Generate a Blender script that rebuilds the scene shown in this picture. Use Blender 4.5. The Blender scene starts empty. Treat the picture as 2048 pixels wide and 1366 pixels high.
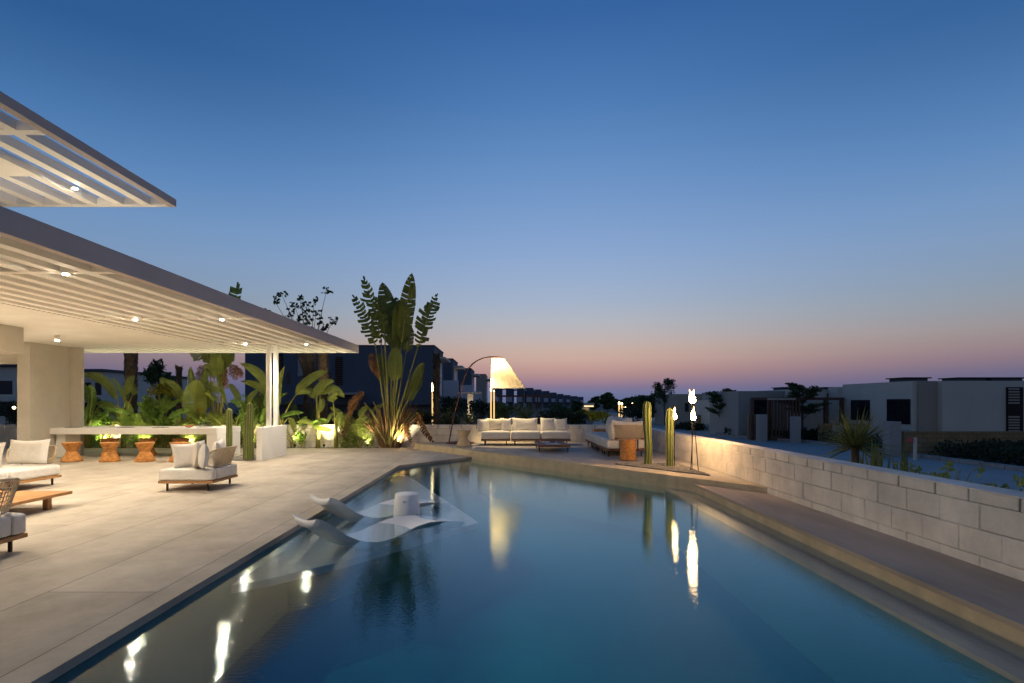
import bpy, bmesh, math, random
from mathutils import Vector, Matrix
R = math.radians
rnd = random.Random(7)
sc = bpy.context.scene
col = sc.collection

# ------------------------------------------------------------------ camera
CH = 1.4; F = 1137.0; VX = 1010.0; VY = 805.0
cam_d = bpy.data.cameras.new("camera"); cam = bpy.data.objects.new("camera", cam_d); col.objects.link(cam)
cam.location = (0, 0, CH); cam.rotation_euler = (R(90), 0, 0)
cam_d.sensor_width = 36; cam_d.lens = 36 * F / 2048
cam_d.shift_x = 14 / 2048; cam_d.shift_y = 122 / 2048
cam_d.clip_start = 0.05; cam_d.clip_end = 6000
sc.camera = cam
sc.view_settings.view_transform = 'Standard'; sc.view_settings.look = 'None'
sc.view_settings.exposure = 0.0; sc.view_settings.gamma = 1.0
sc.cycles.use_denoising = True
sc.cycles.max_bounces = 7; sc.cycles.diffuse_bounces = 4; sc.cycles.glossy_bounces = 3
sc.cycles.transparent_max_bounces = 12; sc.cycles.transmission_bounces = 4
sc.cycles.sample_clamp_indirect = 25.0
sc.cycles.caustics_reflective = False; sc.cycles.caustics_refractive = False

def srgb(r, g, b):
    def f(c):
        c /= 255.0
        return c / 12.92 if c <= 0.04045 else ((c + 0.055) / 1.055) ** 2.4
    return (f(r), f(g), f(b), 1)

# ------------------------------------------------------------------ dusk sky
w = bpy.data.worlds.new("World"); sc.world = w; w.use_nodes = True
nt = w.node_tree; N = nt.nodes; L = nt.links
for n in list(N): N.remove(n)
out = N.new('ShaderNodeOutputWorld'); bg = N.new('ShaderNodeBackground'); L.new(bg.outputs[0], out.inputs[0])
tc = N.new('ShaderNodeTexCoord'); sp = N.new('ShaderNodeSeparateXYZ'); L.new(tc.outputs['Generated'], sp.inputs[0])
def ramp(stops):
    r = N.new('ShaderNodeValToRGB'); cr = r.color_ramp; cr.interpolation = 'EASE' if False else 'LINEAR'
    while len(cr.elements) > 1: cr.elements.remove(cr.elements[-1])
    cr.elements[0].position = stops[0][0]; cr.elements[0].color = stops[0][1]
    for p, c in stops[1:]:
        e = cr.elements.new(p); e.color = c
    L.new(sp.outputs['Z'], r.inputs[0]); return r
rc = ramp([(0.0, srgb(100, 110, 146)), (0.009, srgb(105, 114, 150)), (0.018, srgb(116, 119, 153)), (0.026, srgb(132, 119, 149)), (0.035, srgb(156, 129, 146)),
           (0.044, srgb(173, 139, 143)), (0.057, srgb(190, 152, 147)), (0.074, srgb(201, 168, 157)), (0.091, srgb(200, 175, 164)), (0.108, srgb(193, 179, 177)),
           (0.142, srgb(178, 182, 192)), (0.175, srgb(163, 178, 201)), (0.208, srgb(153, 174, 205)), (0.256, srgb(138, 166, 207)), (0.332, srgb(117, 153, 201)),
           (0.402, srgb(97, 139, 192)), (0.465, srgb(79, 124, 181)), (0.563, srgb(55, 101, 161)), (0.75, srgb(38, 84, 140)), (1.0, srgb(32, 74, 128))])
rs = ramp([(0.0, srgb(82, 90, 122)), (0.02, srgb(86, 94, 128)), (0.041, srgb(98, 100, 132)), (0.059, srgb(126, 112, 130)), (0.078, srgb(140, 126, 134)),
           (0.101, srgb(146, 141, 146)), (0.131, srgb(138, 148, 160)), (0.166, srgb(130, 150, 172)), (0.213, srgb(122, 150, 185)), (0.265, srgb(110, 146, 189)),
           (0.324, srgb(90, 133, 184)), (0.38, srgb(71, 117, 171)), (0.431, srgb(56, 101, 155)), (0.48, srgb(42, 89, 143)), (0.7, srgb(32, 74, 126)), (1.0, srgb(30, 70, 122))])
def mth(op, a, b=None, clamp=False):
    m = N.new('ShaderNodeMath'); m.operation = op; m.use_clamp = clamp
    for i, v in enumerate((a, b)):
        if v is None: continue
        if isinstance(v, (int, float)): m.inputs[i].default_value = v
        else: L.new(v, m.inputs[i])
    return m.outputs[0]
dx = mth('SUBTRACT', sp.outputs['X'], 0.09)
az = mth('SUBTRACT', 1.0, mth('POWER', 2.718, mth('MULTIPLY', mth('MULTIPLY', dx, dx), -5.5)), True)
mx = N.new('ShaderNodeMix'); mx.data_type = 'RGBA'
L.new(az, mx.inputs[0]); L.new(rc.outputs[0], mx.inputs[6]); L.new(rs.outputs[0], mx.inputs[7])
back = mth('MULTIPLY_ADD', sp.outputs['Y'], 1.1, False)
back.node.inputs[2].default_value = 0.72; back.node.use_clamp = True
back2 = mth('MAXIMUM', back, 0.62)
mlt = N.new('ShaderNodeMix'); mlt.data_type = 'RGBA'; mlt.blend_type = 'MULTIPLY'; mlt.inputs[0].default_value = 1
L.new(mx.outputs[2], mlt.inputs[6])
cb = N.new('ShaderNodeCombineColor'); [L.new(back2, cb.inputs[i]) for i in range(3)]
L.new(cb.outputs[0], mlt.inputs[7]); L.new(mlt.outputs[2], bg.inputs[0]); bg.inputs[1].default_value = 1.0
# the sun is below the horizon: no sun lamp at dusk

# ------------------------------------------------------------------ materials
def mat(name, c, rough=0.7, var=0.0, vscale=3.0, bump=0.0, bscale=40.0, metal=0.0, stretch=(1, 1, 1), c2=None, transl=0.0, detail=4, spec=0.35):
    m = bpy.data.materials.new(name); m.use_nodes = True; t = m.node_tree; n = t.nodes; l = t.links
    b = n['Principled BSDF']; o = n['Material Output']
    b.inputs['Base Color'].default_value = (*c[:3], 1); b.inputs['Roughness'].default_value = rough; b.inputs['Metallic'].default_value = metal
    b.inputs['Specular IOR Level'].default_value = spec
    g = n.new('ShaderNodeTexCoord'); mp = n.new('ShaderNodeMapping'); mp.inputs['Scale'].default_value = stretch
    l.new(g.outputs['Object'], mp.inputs[0])
    if var > 0 or c2:
        no = n.new('ShaderNodeTexNoise'); no.inputs['Scale'].default_value = vscale; no.inputs['Detail'].default_value = detail
        no.inputs['Roughness'].default_value = 0.6
        l.new(mp.outputs[0], no.inputs['Vector'])
        r = n.new('ShaderNodeValToRGB'); r.color_ramp.elements[0].position = 0.3; r.color_ramp.elements[1].position = 0.7
        a = tuple(x * (1 - var) for x in c[:3]); d = tuple(min(1, x * (1 + var)) for x in (c2 or c)[:3])
        r.color_ramp.elements[0].color = (*a, 1); r.color_ramp.elements[1].color = (*d, 1)
        l.new(no.outputs[0], r.inputs[0]); l.new(r.outputs[0], b.inputs['Base Color']); csrc = r.outputs[0]
    else: csrc = None
    if bump > 0:
        nb = n.new('ShaderNodeTexNoise'); nb.inputs['Scale'].default_value = bscale; nb.inputs['Detail'].default_value = 5
        l.new(mp.outputs[0], nb.inputs['Vector'])
        bu = n.new('ShaderNodeBump'); bu.inputs['Strength'].default_value = bump; bu.inputs['Distance'].default_value = 0.02
        l.new(nb.outputs[0], bu.inputs['Height']); l.new(bu.outputs[0], b.inputs['Normal'])
    if transl > 0:
        tr = n.new('ShaderNodeBsdfTranslucent'); ms = n.new('ShaderNodeMixShader'); ms.inputs[0].default_value = transl
        if csrc: l.new(csrc, tr.inputs[0])
        else: tr.inputs[0].default_value = (*c[:3], 1)
        l.new(b.outputs[0], ms.inputs[1]); l.new(tr.outputs[0], ms.inputs[2]); l.new(ms.outputs[0], o.inputs[0])
    return m
def emis(name, c, s):
    m = bpy.data.materials.new(name); m.use_nodes = True; n = m.node_tree.nodes
    b = n['Principled BSDF']; b.inputs['Base Color'].default_value = (0, 0, 0, 1)
    b.inputs['Emission Color'].default_value = (*c, 1); b.inputs['Emission Strength'].default_value = s
    return m
def brickmat(name, c1, c2, mortar, bw, rh, axis='XZ', off=(0, 0), msize=0.012, rough=0.85, bump=0.5, mix=0.0):
    m = mat(name, c1, rough); t = m.node_tree; n = t.nodes; l = t.links; b = n['Principled BSDF']
    g = n.new('ShaderNodeTexCoord'); s = n.new('ShaderNodeSeparateXYZ'); l.new(g.outputs['Object'], s.inputs[0])
    c = n.new('ShaderNodeCombineXYZ'); l.new(s.outputs[axis[0]], c.inputs[0]); l.new(s.outputs[axis[1]], c.inputs[1])
    mp = n.new('ShaderNodeMapping'); mp.inputs['Location'].default_value = (off[0], off[1], 0); l.new(c.outputs[0], mp.inputs[0])
    br = n.new('ShaderNodeTexBrick'); br.inputs['Scale'].default_value = 1; br.inputs['Brick Width'].default_value = bw
    br.inputs['Row Height'].default_value = rh; br.inputs['Mortar Size'].default_value = msize; br.inputs['Mortar Smooth'].default_value = 0.2
    br.inputs['Color1'].default_value = (*c1, 1); br.inputs['Color2'].default_value = (*c2, 1); br.inputs['Mortar'].default_value = (*mortar, 1)
    l.new(mp.outputs[0], br.inputs['Vector'])
    no = n.new('ShaderNodeTexNoise'); no.inputs['Scale'].default_value = 1.7; no.inputs['Detail'].default_value = 12
    no.inputs['Roughness'].default_value = 0.7
    mp2 = n.new('ShaderNodeMapping'); mp2.inputs['Scale'].default_value = (1.0, 0.8, 1)
    l.new(g.outputs['Object'], mp2.inputs[0]); l.new(mp2.outputs[0], no.inputs['Vector'])
    rr = n.new('ShaderNodeValToRGB'); rr.color_ramp.elements[0].position = 0.25; rr.color_ramp.elements[1].position = 0.75
    rr.color_ramp.elements[0].color = (0.60, 0.55, 0.49, 1); rr.color_ramp.elements[1].color = (1.12, 1.10, 1.08, 1)
    l.new(no.outputs[0], rr.inputs[0])
    mm = n.new('ShaderNodeMix'); mm.data_type = 'RGBA'; mm.blend_type = 'MULTIPLY'; mm.inputs[0].default_value = 1
    l.new(br.outputs[0], mm.inputs[6]); l.new(rr.outputs[0], mm.inputs[7]); l.new(mm.outputs[2], b.inputs['Base Color'])
    bu = n.new('ShaderNodeBump'); bu.inputs['Strength'].default_value = bump; bu.inputs['Distance'].default_value = 0.004; bu.invert = True
    l.new(br.outputs['Fac'], bu.inputs['Height']); l.new(bu.outputs[0], b.inputs['Normal'])
    return m

WARM = (1.0, 0.89, 0.74)
M = {}
M['plaster'] = mat('white_plaster', (0.82, 0.79, 0.73), 0.8, 0.06, 1.5, 0.15, 60)
M['wallpl'] = mat('grey_beige_plaster', (0.52, 0.48, 0.41), 0.85, 0.10, 1.2, 0.2, 50)
M['paintwood'] = mat('white_painted_timber', (0.86, 0.83, 0.77), 0.6, 0.05, 2, 0.08, 80)
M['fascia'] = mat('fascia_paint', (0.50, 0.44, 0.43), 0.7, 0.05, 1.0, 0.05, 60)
M['stone'] = brickmat('travertine_paving', (0.57, 0.51, 0.42), (0.475, 0.425, 0.35), (0.20, 0.17, 0.13), 4.6, 0.81, 'YX', (0.4, -0.67 + 0.0), 0.005, 0.62, 0.6)
M['terr'] = brickmat('terrace_paving', (0.55, 0.50, 0.43), (0.50, 0.46, 0.40), (0.24, 0.21, 0.17), 1.2, 1.2, 'XY', (0.3, 0.2), 0.005, 0.7, 0.5)
M['walk'] = mat('walkway_stone', (0.44, 0.355, 0.265), 0.75, 0.22, 1.6, 0.35, 18, stretch=(1.6, 0.4, 1), detail=9)
M['curb'] = mat('curb_concrete', (0.58, 0.47, 0.30), 0.8, 0.18, 4, 0.4, 25, detail=8)
M['block'] = mat('white_painted_block', (0.80, 0.72, 0.60), 0.85, 0.24, 1.6, 0.7, 16, detail=12)
M['mortar'] = mat('block_joint', (0.22, 0.18, 0.13), 0.95, 0.3, 6)
M['tile'] = mat('pool_tile', (0.003, 0.165, 0.20), 0.6, 0.10, 0.7)
M['shelf'] = mat('pool_shelf', (0.42, 0.45, 0.44), 0.6, 0.08, 1.0)
M['teak'] = mat('teak_wood', (0.40, 0.20, 0.075), 0.5, 0.22, 7, 0.15, 30, stretch=(6, 0.8, 6), detail=7)
M['orangewood'] = mat('acacia_wood', (0.52, 0.225, 0.06), 0.45, 0.45, 5, 0.12, 25, stretch=(2.5, 2.5, 5), detail=7)
M['darkwood'] = mat('dark_wood', (0.17, 0.075, 0.04), 0.5, 0.2, 8, 0.1, 30)
M['palewood'] = mat('pale_rattan', (0.56, 0.42, 0.25), 0.7, 0.15, 12, 0.5, 60, stretch=(1, 1, 6))
M['legmetal'] = mat('bronze_metal', (0.05, 0.032, 0.024), 0.45, 0.1, 5, metal=0.6)
M['black'] = mat('black_metal', (0.015, 0.013, 0.012), 0.5, 0.1, 5, metal=0.3)
M['rust'] = mat('copper_brown_metal', (0.16, 0.07, 0.045), 0.45, 0.2, 5, metal=0.4)
M['fabric'] = mat('cream_fabric', (0.66, 0.62, 0.56), 0.95, 0.07, 4, 0.7, 14, spec=0.1)
M['fabric2'] = mat('linen_fabric', (0.60, 0.54, 0.45), 0.95, 0.06, 4, 0.4, 120, spec=0.1)
M['fabgrey'] = mat('grey_blue_fabric', (0.42, 0.47, 0.54), 0.95, 0.1, 6, 0.3, 120, spec=0.1)
M['wicker'] = mat('natural_wicker', (0.52, 0.41, 0.27), 0.75, 0.2, 14, 0.3, 80)
M['rod'] = mat('pool_furniture_resin', (0.82, 0.81, 0.79), 0.42, 0.03, 3)
M['cactus'] = mat('cactus_skin', (0.13, 0.16, 0.045), 0.6, 0.22, 5, 0.2, 60)
M['rib'] = mat('cactus_rib', (0.33, 0.33, 0.12), 0.7, 0.1, 20)
M['leaf'] = mat('banana_leaf', (0.19, 0.25, 0.045), 0.45, 0.22, 3, 0.0, c2=(0.27, 0.31, 0.06), transl=0.35)
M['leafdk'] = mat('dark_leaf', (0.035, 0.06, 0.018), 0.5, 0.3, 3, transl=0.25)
M['leafbr'] = mat('bright_leaf', (0.17, 0.30, 0.045), 0.45, 0.3, 6, c2=(0.2, 0.30, 0.05), transl=0.35)
M['leafyl'] = mat('yellow_green_leaf', (0.24, 0.24, 0.035), 0.5, 0.25, 5, transl=0.35)
M['palmleaf'] = mat('palm_leaf', (0.14, 0.17, 0.035), 0.55, 0.25, 4, transl=0.3)
M['dry'] = mat('dry_leaf', (0.20, 0.10, 0.04), 0.9, 0.35, 5, transl=0.2)
M['stem'] = mat('green_stem', (0.24, 0.24, 0.055), 0.5, 0.2, 4, c2=(0.30, 0.27, 0.07), stretch=(6, 6, 1))
M['sheath'] = mat('brown_sheath', (0.20, 0.115, 0.05), 0.9, 0.35, 9, 0.8, 30, stretch=(3, 3, 1))
M['trunk'] = mat('palm_trunk', (0.11, 0.075, 0.045), 0.95, 0.4, 7, 1.0, 14)
M['bark'] = mat('tree_bark', (0.08, 0.06, 0.045), 0.9, 0.3, 10, 0.6, 20)
M['farleaf'] = mat('far_tree_leaf', (0.06, 0.10, 0.035), 0.7, 0.3, 2, transl=0.15)
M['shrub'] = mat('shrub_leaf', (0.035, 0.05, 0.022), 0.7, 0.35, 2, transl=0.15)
M['yucca'] = mat('yucca_blade', (0.12, 0.16, 0.045), 0.5, 0.2, 5, c2=(0.24, 0.24, 0.07), transl=0.15)
M['soil'] = mat('planter_soil', (0.07, 0.05, 0.035), 0.95, 0.4, 12, 1.0, 30)
M['pebble'] = mat('grey_pebble', (0.22, 0.20, 0.175), 0.8, 0.45, 11, 0.2, 40)
M['ground'] = mat('ground_earth', (0.10, 0.095, 0.08), 0.95, 0.3, 0.4, 0.3, 3)
M['road'] = mat('paved_street', (0.44, 0.40, 0.37), 0.85, 0.12, 0.5, 0.2, 8)
M['kerb'] = mat('pale_kerb', (0.36, 0.34, 0.32), 0.85, 0.2, 2)
M['hwhite'] = mat('render_pale', (0.70, 0.63, 0.53), 0.85, 0.05, 0.6)
M['hgrey'] = mat('render_grey', (0.40, 0.37, 0.34), 0.85, 0.05, 0.6)
M['htaupe'] = mat('render_taupe', (0.42, 0.36, 0.29), 0.85, 0.06, 0.6)
M['hblue'] = mat('render_slate', (0.115, 0.135, 0.17), 0.85, 0.06, 0.4)
M['hdark'] = mat('render_dark_edge', (0.10, 0.11, 0.13), 0.85, 0.06, 0.5)
M['shutter'] = mat('white_shutter', (0.66, 0.62, 0.66), 0.6, 0.04, 2)
M['glass'] = mat('dark_window_glass', (0.012, 0.016, 0.022), 0.12, spec=0.6)
M['brownwood'] = mat('brown_slat_wood', (0.13, 0.07, 0.045), 0.7, 0.2, 6)
M['brownblock'] = brickmat('tan_block', (0.42, 0.29, 0.15), (0.36, 0.25, 0.13), (0.16, 0.12, 0.08), 0.4, 0.2, 'XZ', (0, 0), 0.01, 0.9, 0.4)
M['bounce_cut'] = mat('bounce_cut_grey', (0.24, 0.215, 0.18), 0.9, 0.1, 2)  # grey of the added sheet that soaks up bounced light
M['pink'] = mat('pink_sign_paint', (0.6, 0.12, 0.10), 0.6, 0.1, 5)
M['clay'] = mat('terracotta', (0.45, 0.20, 0.09), 0.6, 0.1, 6)
M['greyp'] = mat('grey_board', (0.22, 0.20, 0.18), 0.6, 0.1, 6)
M['lens'] = emis('downlight_glow', (1.0, 0.88, 0.66), 1700)
M['flame'] = emis('gas_flame', (1.0, 0.60, 0.24), 13)
def flame_mat():
    m = emis('gas_flame_body', (1, .6, .24), 120); t = m.node_tree; n = t.nodes; l = t.links; b = n['Principled BSDF']
    g = n.new('ShaderNodeTexCoord'); s_ = n.new('ShaderNodeSeparateXYZ'); l.new(g.outputs['Generated'], s_.inputs[0]); r = n.new('ShaderNodeValToRGB')
    r.color_ramp.elements[0].position = 0.0; r.color_ramp.elements[0].color = (1, .50, .14, 1); r.color_ramp.elements[1].position = 1.0; r.color_ramp.elements[1].color = (.16, .05, .008, 1)
    e_ = r.color_ramp.elements.new(.25); e_.color = (1, .66, .32, 1); e_ = r.color_ramp.elements.new(.6); e_.color = (.6, .32, .10, 1)
    l.new(s_.outputs['Z'], r.inputs[0]); l.new(r.outputs[0], b.inputs['Emission Color']); return m
M['flame'] = flame_mat()
M['tubeglow'] = emis('lamp_tube_glow', (1.0, 0.62, 0.22), 1.25)  # rod emission stands in for the head LED shining down them
M['tubetop'] = emis('lamp_tube_top', (1.0, 0.74, 0.36), 14)
M['lit'] = emis('warm_glow', (1.0, 0.7, 0.34), 1.6)
M['uplens'] = emis('uplight_glow', (1.0, 0.86, 0.6), 25)
# water: clear surface that reflects by Fresnel
def water():
    m = bpy.data.materials.new('pool_water'); m.use_nodes = True; t = m.node_tree; n = t.nodes; l = t.links
    for x in list(n): n.remove(x)
    o = n.new('ShaderNodeOutputMaterial'); g = n.new('ShaderNodeBsdfGlossy'); tr = n.new('ShaderNodeBsdfTransparent')
    geo = n.new('ShaderNodeNewGeometry'); dt = n.new('ShaderNodeVectorMath'); dt.operation = 'DOT_PRODUCT'; l.new(geo.outputs['Incoming'], dt.inputs[0]); l.new(geo.outputs['Normal'], dt.inputs[1])
    def mm_(op, a, b=None):
        q = n.new('ShaderNodeMath'); q.operation = op
        for i, v in enumerate((a, b)):
            if v is None: continue
            if isinstance(v, (int, float)): q.inputs[i].default_value = v
            else: l.new(v, q.inputs[i])
        return q.outputs[0]
    sch = mm_('POWER', mm_('SUBTRACT', 1.0, mm_('ABSOLUTE', dt.outputs['Value'])), 4.6)     # Schlick Fresnel, the same from above and below
    fr = mm_('ADD', mm_('MULTIPLY', sch, 0.965), 0.035).node; mx = n.new('ShaderNodeMixShader')
    g.inputs['Roughness'].default_value = 0.006; tr.inputs[0].default_value = (0.93, 0.98, 1.0, 1)
    g.inputs['Color'].default_value = (0.82, 0.95, 1, 1)
    tcn = n.new('ShaderNodeTexCoord'); mp = n.new('ShaderNodeMapping'); mp.inputs['Scale'].default_value = (0.75, 1.5, 1)
    l.new(tcn.outputs['Object'], mp.inputs[0])
    n1 = n.new('ShaderNodeTexNoise'); n1.inputs['Scale'].default_value = 1.6; n1.inputs['Detail'].default_value = 2
    n2 = n.new('ShaderNodeTexNoise'); n2.inputs['Scale'].default_value = 30; n2.inputs['Detail'].default_value = 2
    l.new(mp.outputs[0], n1.inputs['Vector']); l.new(mp.outputs[0], n2.inputs['Vector'])
    a = n.new('ShaderNodeMath'); a.operation = 'MULTIPLY_ADD'; a.inputs[1].default_value = 0.085
    l.new(n2.outputs[0], a.inputs[0])
    b = n.new('ShaderNodeMath'); b.operation = 'MULTIPLY'; b.inputs[1].default_value = 0.035; l.new(n1.outputs[0], b.inputs[0])
    l.new(b.outputs[0], a.inputs[2])
    bu = n.new('ShaderNodeBump'); bu.inputs['Strength'].default_value = 1.0; bu.inputs['Distance'].default_value = 0.012
    l.new(a.outputs[0], bu.inputs['Height']); l.new(bu.outputs[0], g.inputs['Normal'])
    df = n.new('ShaderNodeBsdfDiffuse'); df.inputs[0].default_value = (0.0, 0.17, 0.22, 1); m2 = n.new('ShaderNodeMixShader'); m2.inputs[0].default_value = 0.07
    l.new(tr.outputs[0], m2.inputs[1]); l.new(df.outputs[0], m2.inputs[2])
    l.new(fr.outputs[0], mx.inputs[0]); l.new(m2.outputs[0], mx.inputs[1]); l.new(g.outputs[0], mx.inputs[2]); l.new(mx.outputs[0], o.inputs[0])
    return m
M['water'] = water()
def shade_mat():
    m = bpy.data.materials.new('lamp_shade_cloth'); m.use_nodes = True; t = m.node_tree; n = t.nodes; l = t.links
    b = n['Principled BSDF']; b.inputs['Base Color'].default_value = (0.8, 0.74, 0.6, 1); b.inputs['Roughness'].default_value = 0.9
    tr = n.new('ShaderNodeBsdfTranslucent'); tr.inputs[0].default_value = (0.85, 0.74, 0.52, 1)
    ms = n.new('ShaderNodeMixShader'); ms.inputs[0].default_value = 0.6
    l.new(b.outputs[0], ms.inputs[1]); l.new(tr.outputs[0], ms.inputs[2]); l.new(ms.outputs[0], n['Material Output'].inputs[0])
    return m
M['shade'] = shade_mat()

# ------------------------------------------------------------------ mesh helpers
class MB:
    def __init__(s): s.v = []; s.f = []
    def add(s, vs, fs):
        o = len(s.v); s.v += [tuple(v) for v in vs]; s.f += [tuple(i + o for i in f) for f in fs]
    def box(s, x0, x1, y0, y1, z0, z1):
        s.add([(x0, y0, z0), (x1, y0, z0), (x1, y1, z0), (x0, y1, z0), (x0, y0, z1), (x1, y0, z1), (x1, y1, z1), (x0, y1, z1)],
              [(0, 3, 2, 1), (4, 5, 6, 7), (0, 1, 5, 4), (1, 2, 6, 5), (2, 3, 7, 6), (3, 0, 4, 7)]); return s
    def bbox(s, x0, x1, y0, y1, z0, z1, r=0.006):
        """box with chamfered edges"""
        bm = bmesh.new(); bmesh.ops.create_cube(bm, size=1)
        for v in bm.verts: v.co = Vector(((x0 + x1) / 2 + v.co.x * (x1 - x0), (y0 + y1) / 2 + v.co.y * (y1 - y0), (z0 + z1) / 2 + v.co.z * (z1 - z0)))
        bmesh.ops.bevel(bm, geom=bm.edges[:], offset=r, segments=1, affect='EDGES')
        bm.verts.index_update(); s.add([v.co[:] for v in bm.verts], [[v.index for v in f.verts] for f in bm.faces]); bm.free(); return s
    def prism(s, poly, z0, z1):
        n = len(poly)
        a = sum(poly[i][0] * poly[(i + 1) % n][1] - poly[(i + 1) % n][0] * poly[i][1] for i in range(n))
        if a < 0: poly = poly[::-1]
        s.add([(x, y, z0) for x, y in poly] + [(x, y, z1) for x, y in poly],
              [tuple(range(n))[::-1], tuple(range(n, 2 * n))] + [(i, (i + 1) % n, n + (i + 1) % n, n + i) for i in range(n)]); return s
    def tube(s, pts, rad, n=8, cap=True):
        pts = [Vector(p) for p in pts]; m = len(pts)
        if isinstance(rad, (int, float)): rad = [rad] * m
        vs = []; fs = []; up = None
        for i, p in enumerate(pts):
            t = (pts[min(i + 1, m - 1)] - pts[max(i - 1, 0)]).normalized()
            if up is None:
                up = Vector((0, 0, 1)) if abs(t.z) < 0.9 else Vector((1, 0, 0))
            a = t.cross(up)
            if a.length < 1e-5: a = t.cross(Vector((0.3, 1, 0.2)))
            a.normalize(); b = a.cross(t).normalized(); up = b
            for k in range(n):
                an = 2 * math.pi * k / n
                vs.append(p + (a * math.cos(an) + b * math.sin(an)) * rad[i])
        for i in range(m - 1):
            for k in range(n):
                fs.append((i * n + k, (i + 1) * n + k, (i + 1) * n + (k + 1) % n, i * n + (k + 1) % n))
        if cap: fs.append(tuple(range(n))); fs.append(tuple(range((m - 1) * n, m * n))[::-1])
        s.add(vs, fs); return s
    def lathe(s, prof, cx, cy, n=32, sx=1, sy=1, jit=0):
        vs = []; fs = []; m = len(prof)
        for r, z in prof:
            for k in range(n):
                an = 2 * math.pi * k / n
                vs.append((cx + r * sx * math.cos(an), cy + r * sy * math.sin(an), z))
        for i in range(m - 1):
            for k in range(n):
                fs.append((i * n + k, i * n + (k + 1) % n, (i + 1) * n + (k + 1) % n, (i + 1) * n + k))
        if prof[0][0] > 1e-4: fs.append(tuple(range(n))[::-1])
        if prof[-1][0] > 1e-4: fs.append(tuple(range((m - 1) * n, m * n)))
        s.add(vs, fs); return s
    def rbox(s, x0, x1, y0, y1, z0, z1, r=0.05, n=7, puff=0.0, seed=0):
        """soft rounded box (cushion)"""
        bm = bmesh.new(); bmesh.ops.create_cube(bm, size=2)
        bmesh.ops.subdivide_edges(bm, edges=bm.edges[:], cuts=n, use_grid_fill=True)
        hx, hy, hz = (x1 - x0) / 2, (y1 - y0) / 2, (z1 - z0) / 2; cx, cy, cz = (x0 + x1) / 2, (y0 + y1) / 2, (z0 + z1) / 2
        for v in bm.verts:
            def warp(c): return math.copysign(1 - (1 - abs(c)) ** 1.6, c)
            u = [warp(c) for c in v.co]
            p = Vector((u[0] * hx, u[1] * hy, u[2] * hz))
            q = Vector((max(-hx + r, min(hx - r, p.x)), max(-hy + r, min(hy - r, p.y)), max(-hz + r, min(hz - r, p.z))))
            dlt = p - q
            if dlt.length > 1e-6: p = q + dlt.normalized() * r
            if puff:
                a = 1 - (p.x / hx) ** 2; b = 1 - (p.y / hy) ** 2
                if p.z > 0: p.z += puff * a * b * (p.z / hz)
                p.x += 0.25 * puff * b * math.copysign(1, p.x) * (abs(p.x) / hx) ** 4; p.y += 0.25 * puff * a * math.copysign(1, p.y) * (abs(p.y) / hy) ** 4
                p.z += 0.004 * math.sin(17 * p.x + seed) * math.sin(13 * p.y + seed * 2)
            v.co = p + Vector((cx, cy, cz))
        bm.verts.index_update(); s.add([v.co[:] for v in bm.verts], [[v.index for v in f.verts] for f in bm.faces]); bm.free(); return s
    def pillow(s, w_, h_, t_, mtx, seed=0, n=14):
        rr = random.Random(seed); vs = []; fs = []
        ph = [rr.uniform(0, 6) for _ in range(4)]
        for side in (1, -1):
            for j in range(n + 1):
                for i in range(n + 1):
                    u = i / n * 2 - 1; v = j / n * 2 - 1
                    e = (1 - abs(u) ** 3.2) * (1 - abs(v) ** 3.2)
                    th = t_ / 2 * max(0, e) ** 0.55
                    pin = 1 - 0.055 * (1 - v * v) * abs(u) ** 3
                    pin2 = 1 - 0.065 * (1 - u * u) * abs(v) ** 3
                    th *= 1 + 0.07 * math.sin(3 * u + ph[0]) * math.sin(2.5 * v + ph[1])
                    z = side * th + 0.018 * math.sin(2 * u + ph[2]) * (0.3 + abs(v))
                    sag = -0.02 * (1 - u * u) * (v > 0) * v
                    vs.append(mtx @ Vector((u * w_ / 2 * pin, z, v * h_ / 2 * pin2 + sag)))
        m1 = (n + 1) * (n + 1)
        for k in range(2):
            for j in range(n):
                for i in range(n):
                    a = k * m1 + j * (n + 1) + i; q = (a, a + 1, a + n + 2, a + n + 1)
                    fs.append(q if k else q[::-1])
        s.add(vs, fs); return s
    def build(s, name, m, parent=None, smooth=False, world=True, label=None):
        me = bpy.data.meshes.new(name); o = ORG.get(parent.name, Vector()) if (parent and world) else Vector()
        me.from_pydata([(x - o.x, y - o.y, z - o.z) for x, y, z in s.v], [], s.f)
        if smooth:
            me.polygons.foreach_set('use_smooth', [True] * len(me.polygons))
        me.materials.append(m if not isinstance(m, str) else M[m]); me.update()
        ob = bpy.data.objects.new(name, me); col.objects.link(ob)
        if parent: ob.parent = parent; ORG[ob.name] = ORG.get(parent.name, Vector())
        if label: ob['label'] = label
        return ob
ORG = {}
def thing(name, label, cat, loc=(0, 0, 0), rotz=0, group=None):
    o = bpy.data.objects.new(name, None); col.objects.link(o); o.empty_display_size = 0.2
    o.location = loc; o.rotation_euler = (0, 0, rotz); o['label'] = label; o['category'] = cat
    if group: o['group'] = group
    ORG[o.name] = Vector(loc); return o
def tag(o, label, cat, group=None, kind=None):
    o['label'] = label; o['category'] = cat
    if group: o['group'] = group
    if kind: o['kind'] = kind
    return o
def struct(o): o['kind'] = 'structure'; return o
def settle(o):
    """move a one-mesh thing's origin to its base centre"""
    me = o.data; xs = [v.co.x for v in me.vertices]; ys = [v.co.y for v in me.vertices]; z0 = min(v.co.z for v in me.vertices)
    c = Vector(((min(xs) + max(xs)) / 2, (min(ys) + max(ys)) / 2, z0)); me.transform(Matrix.Translation(-c)); o.location = c; return o
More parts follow.
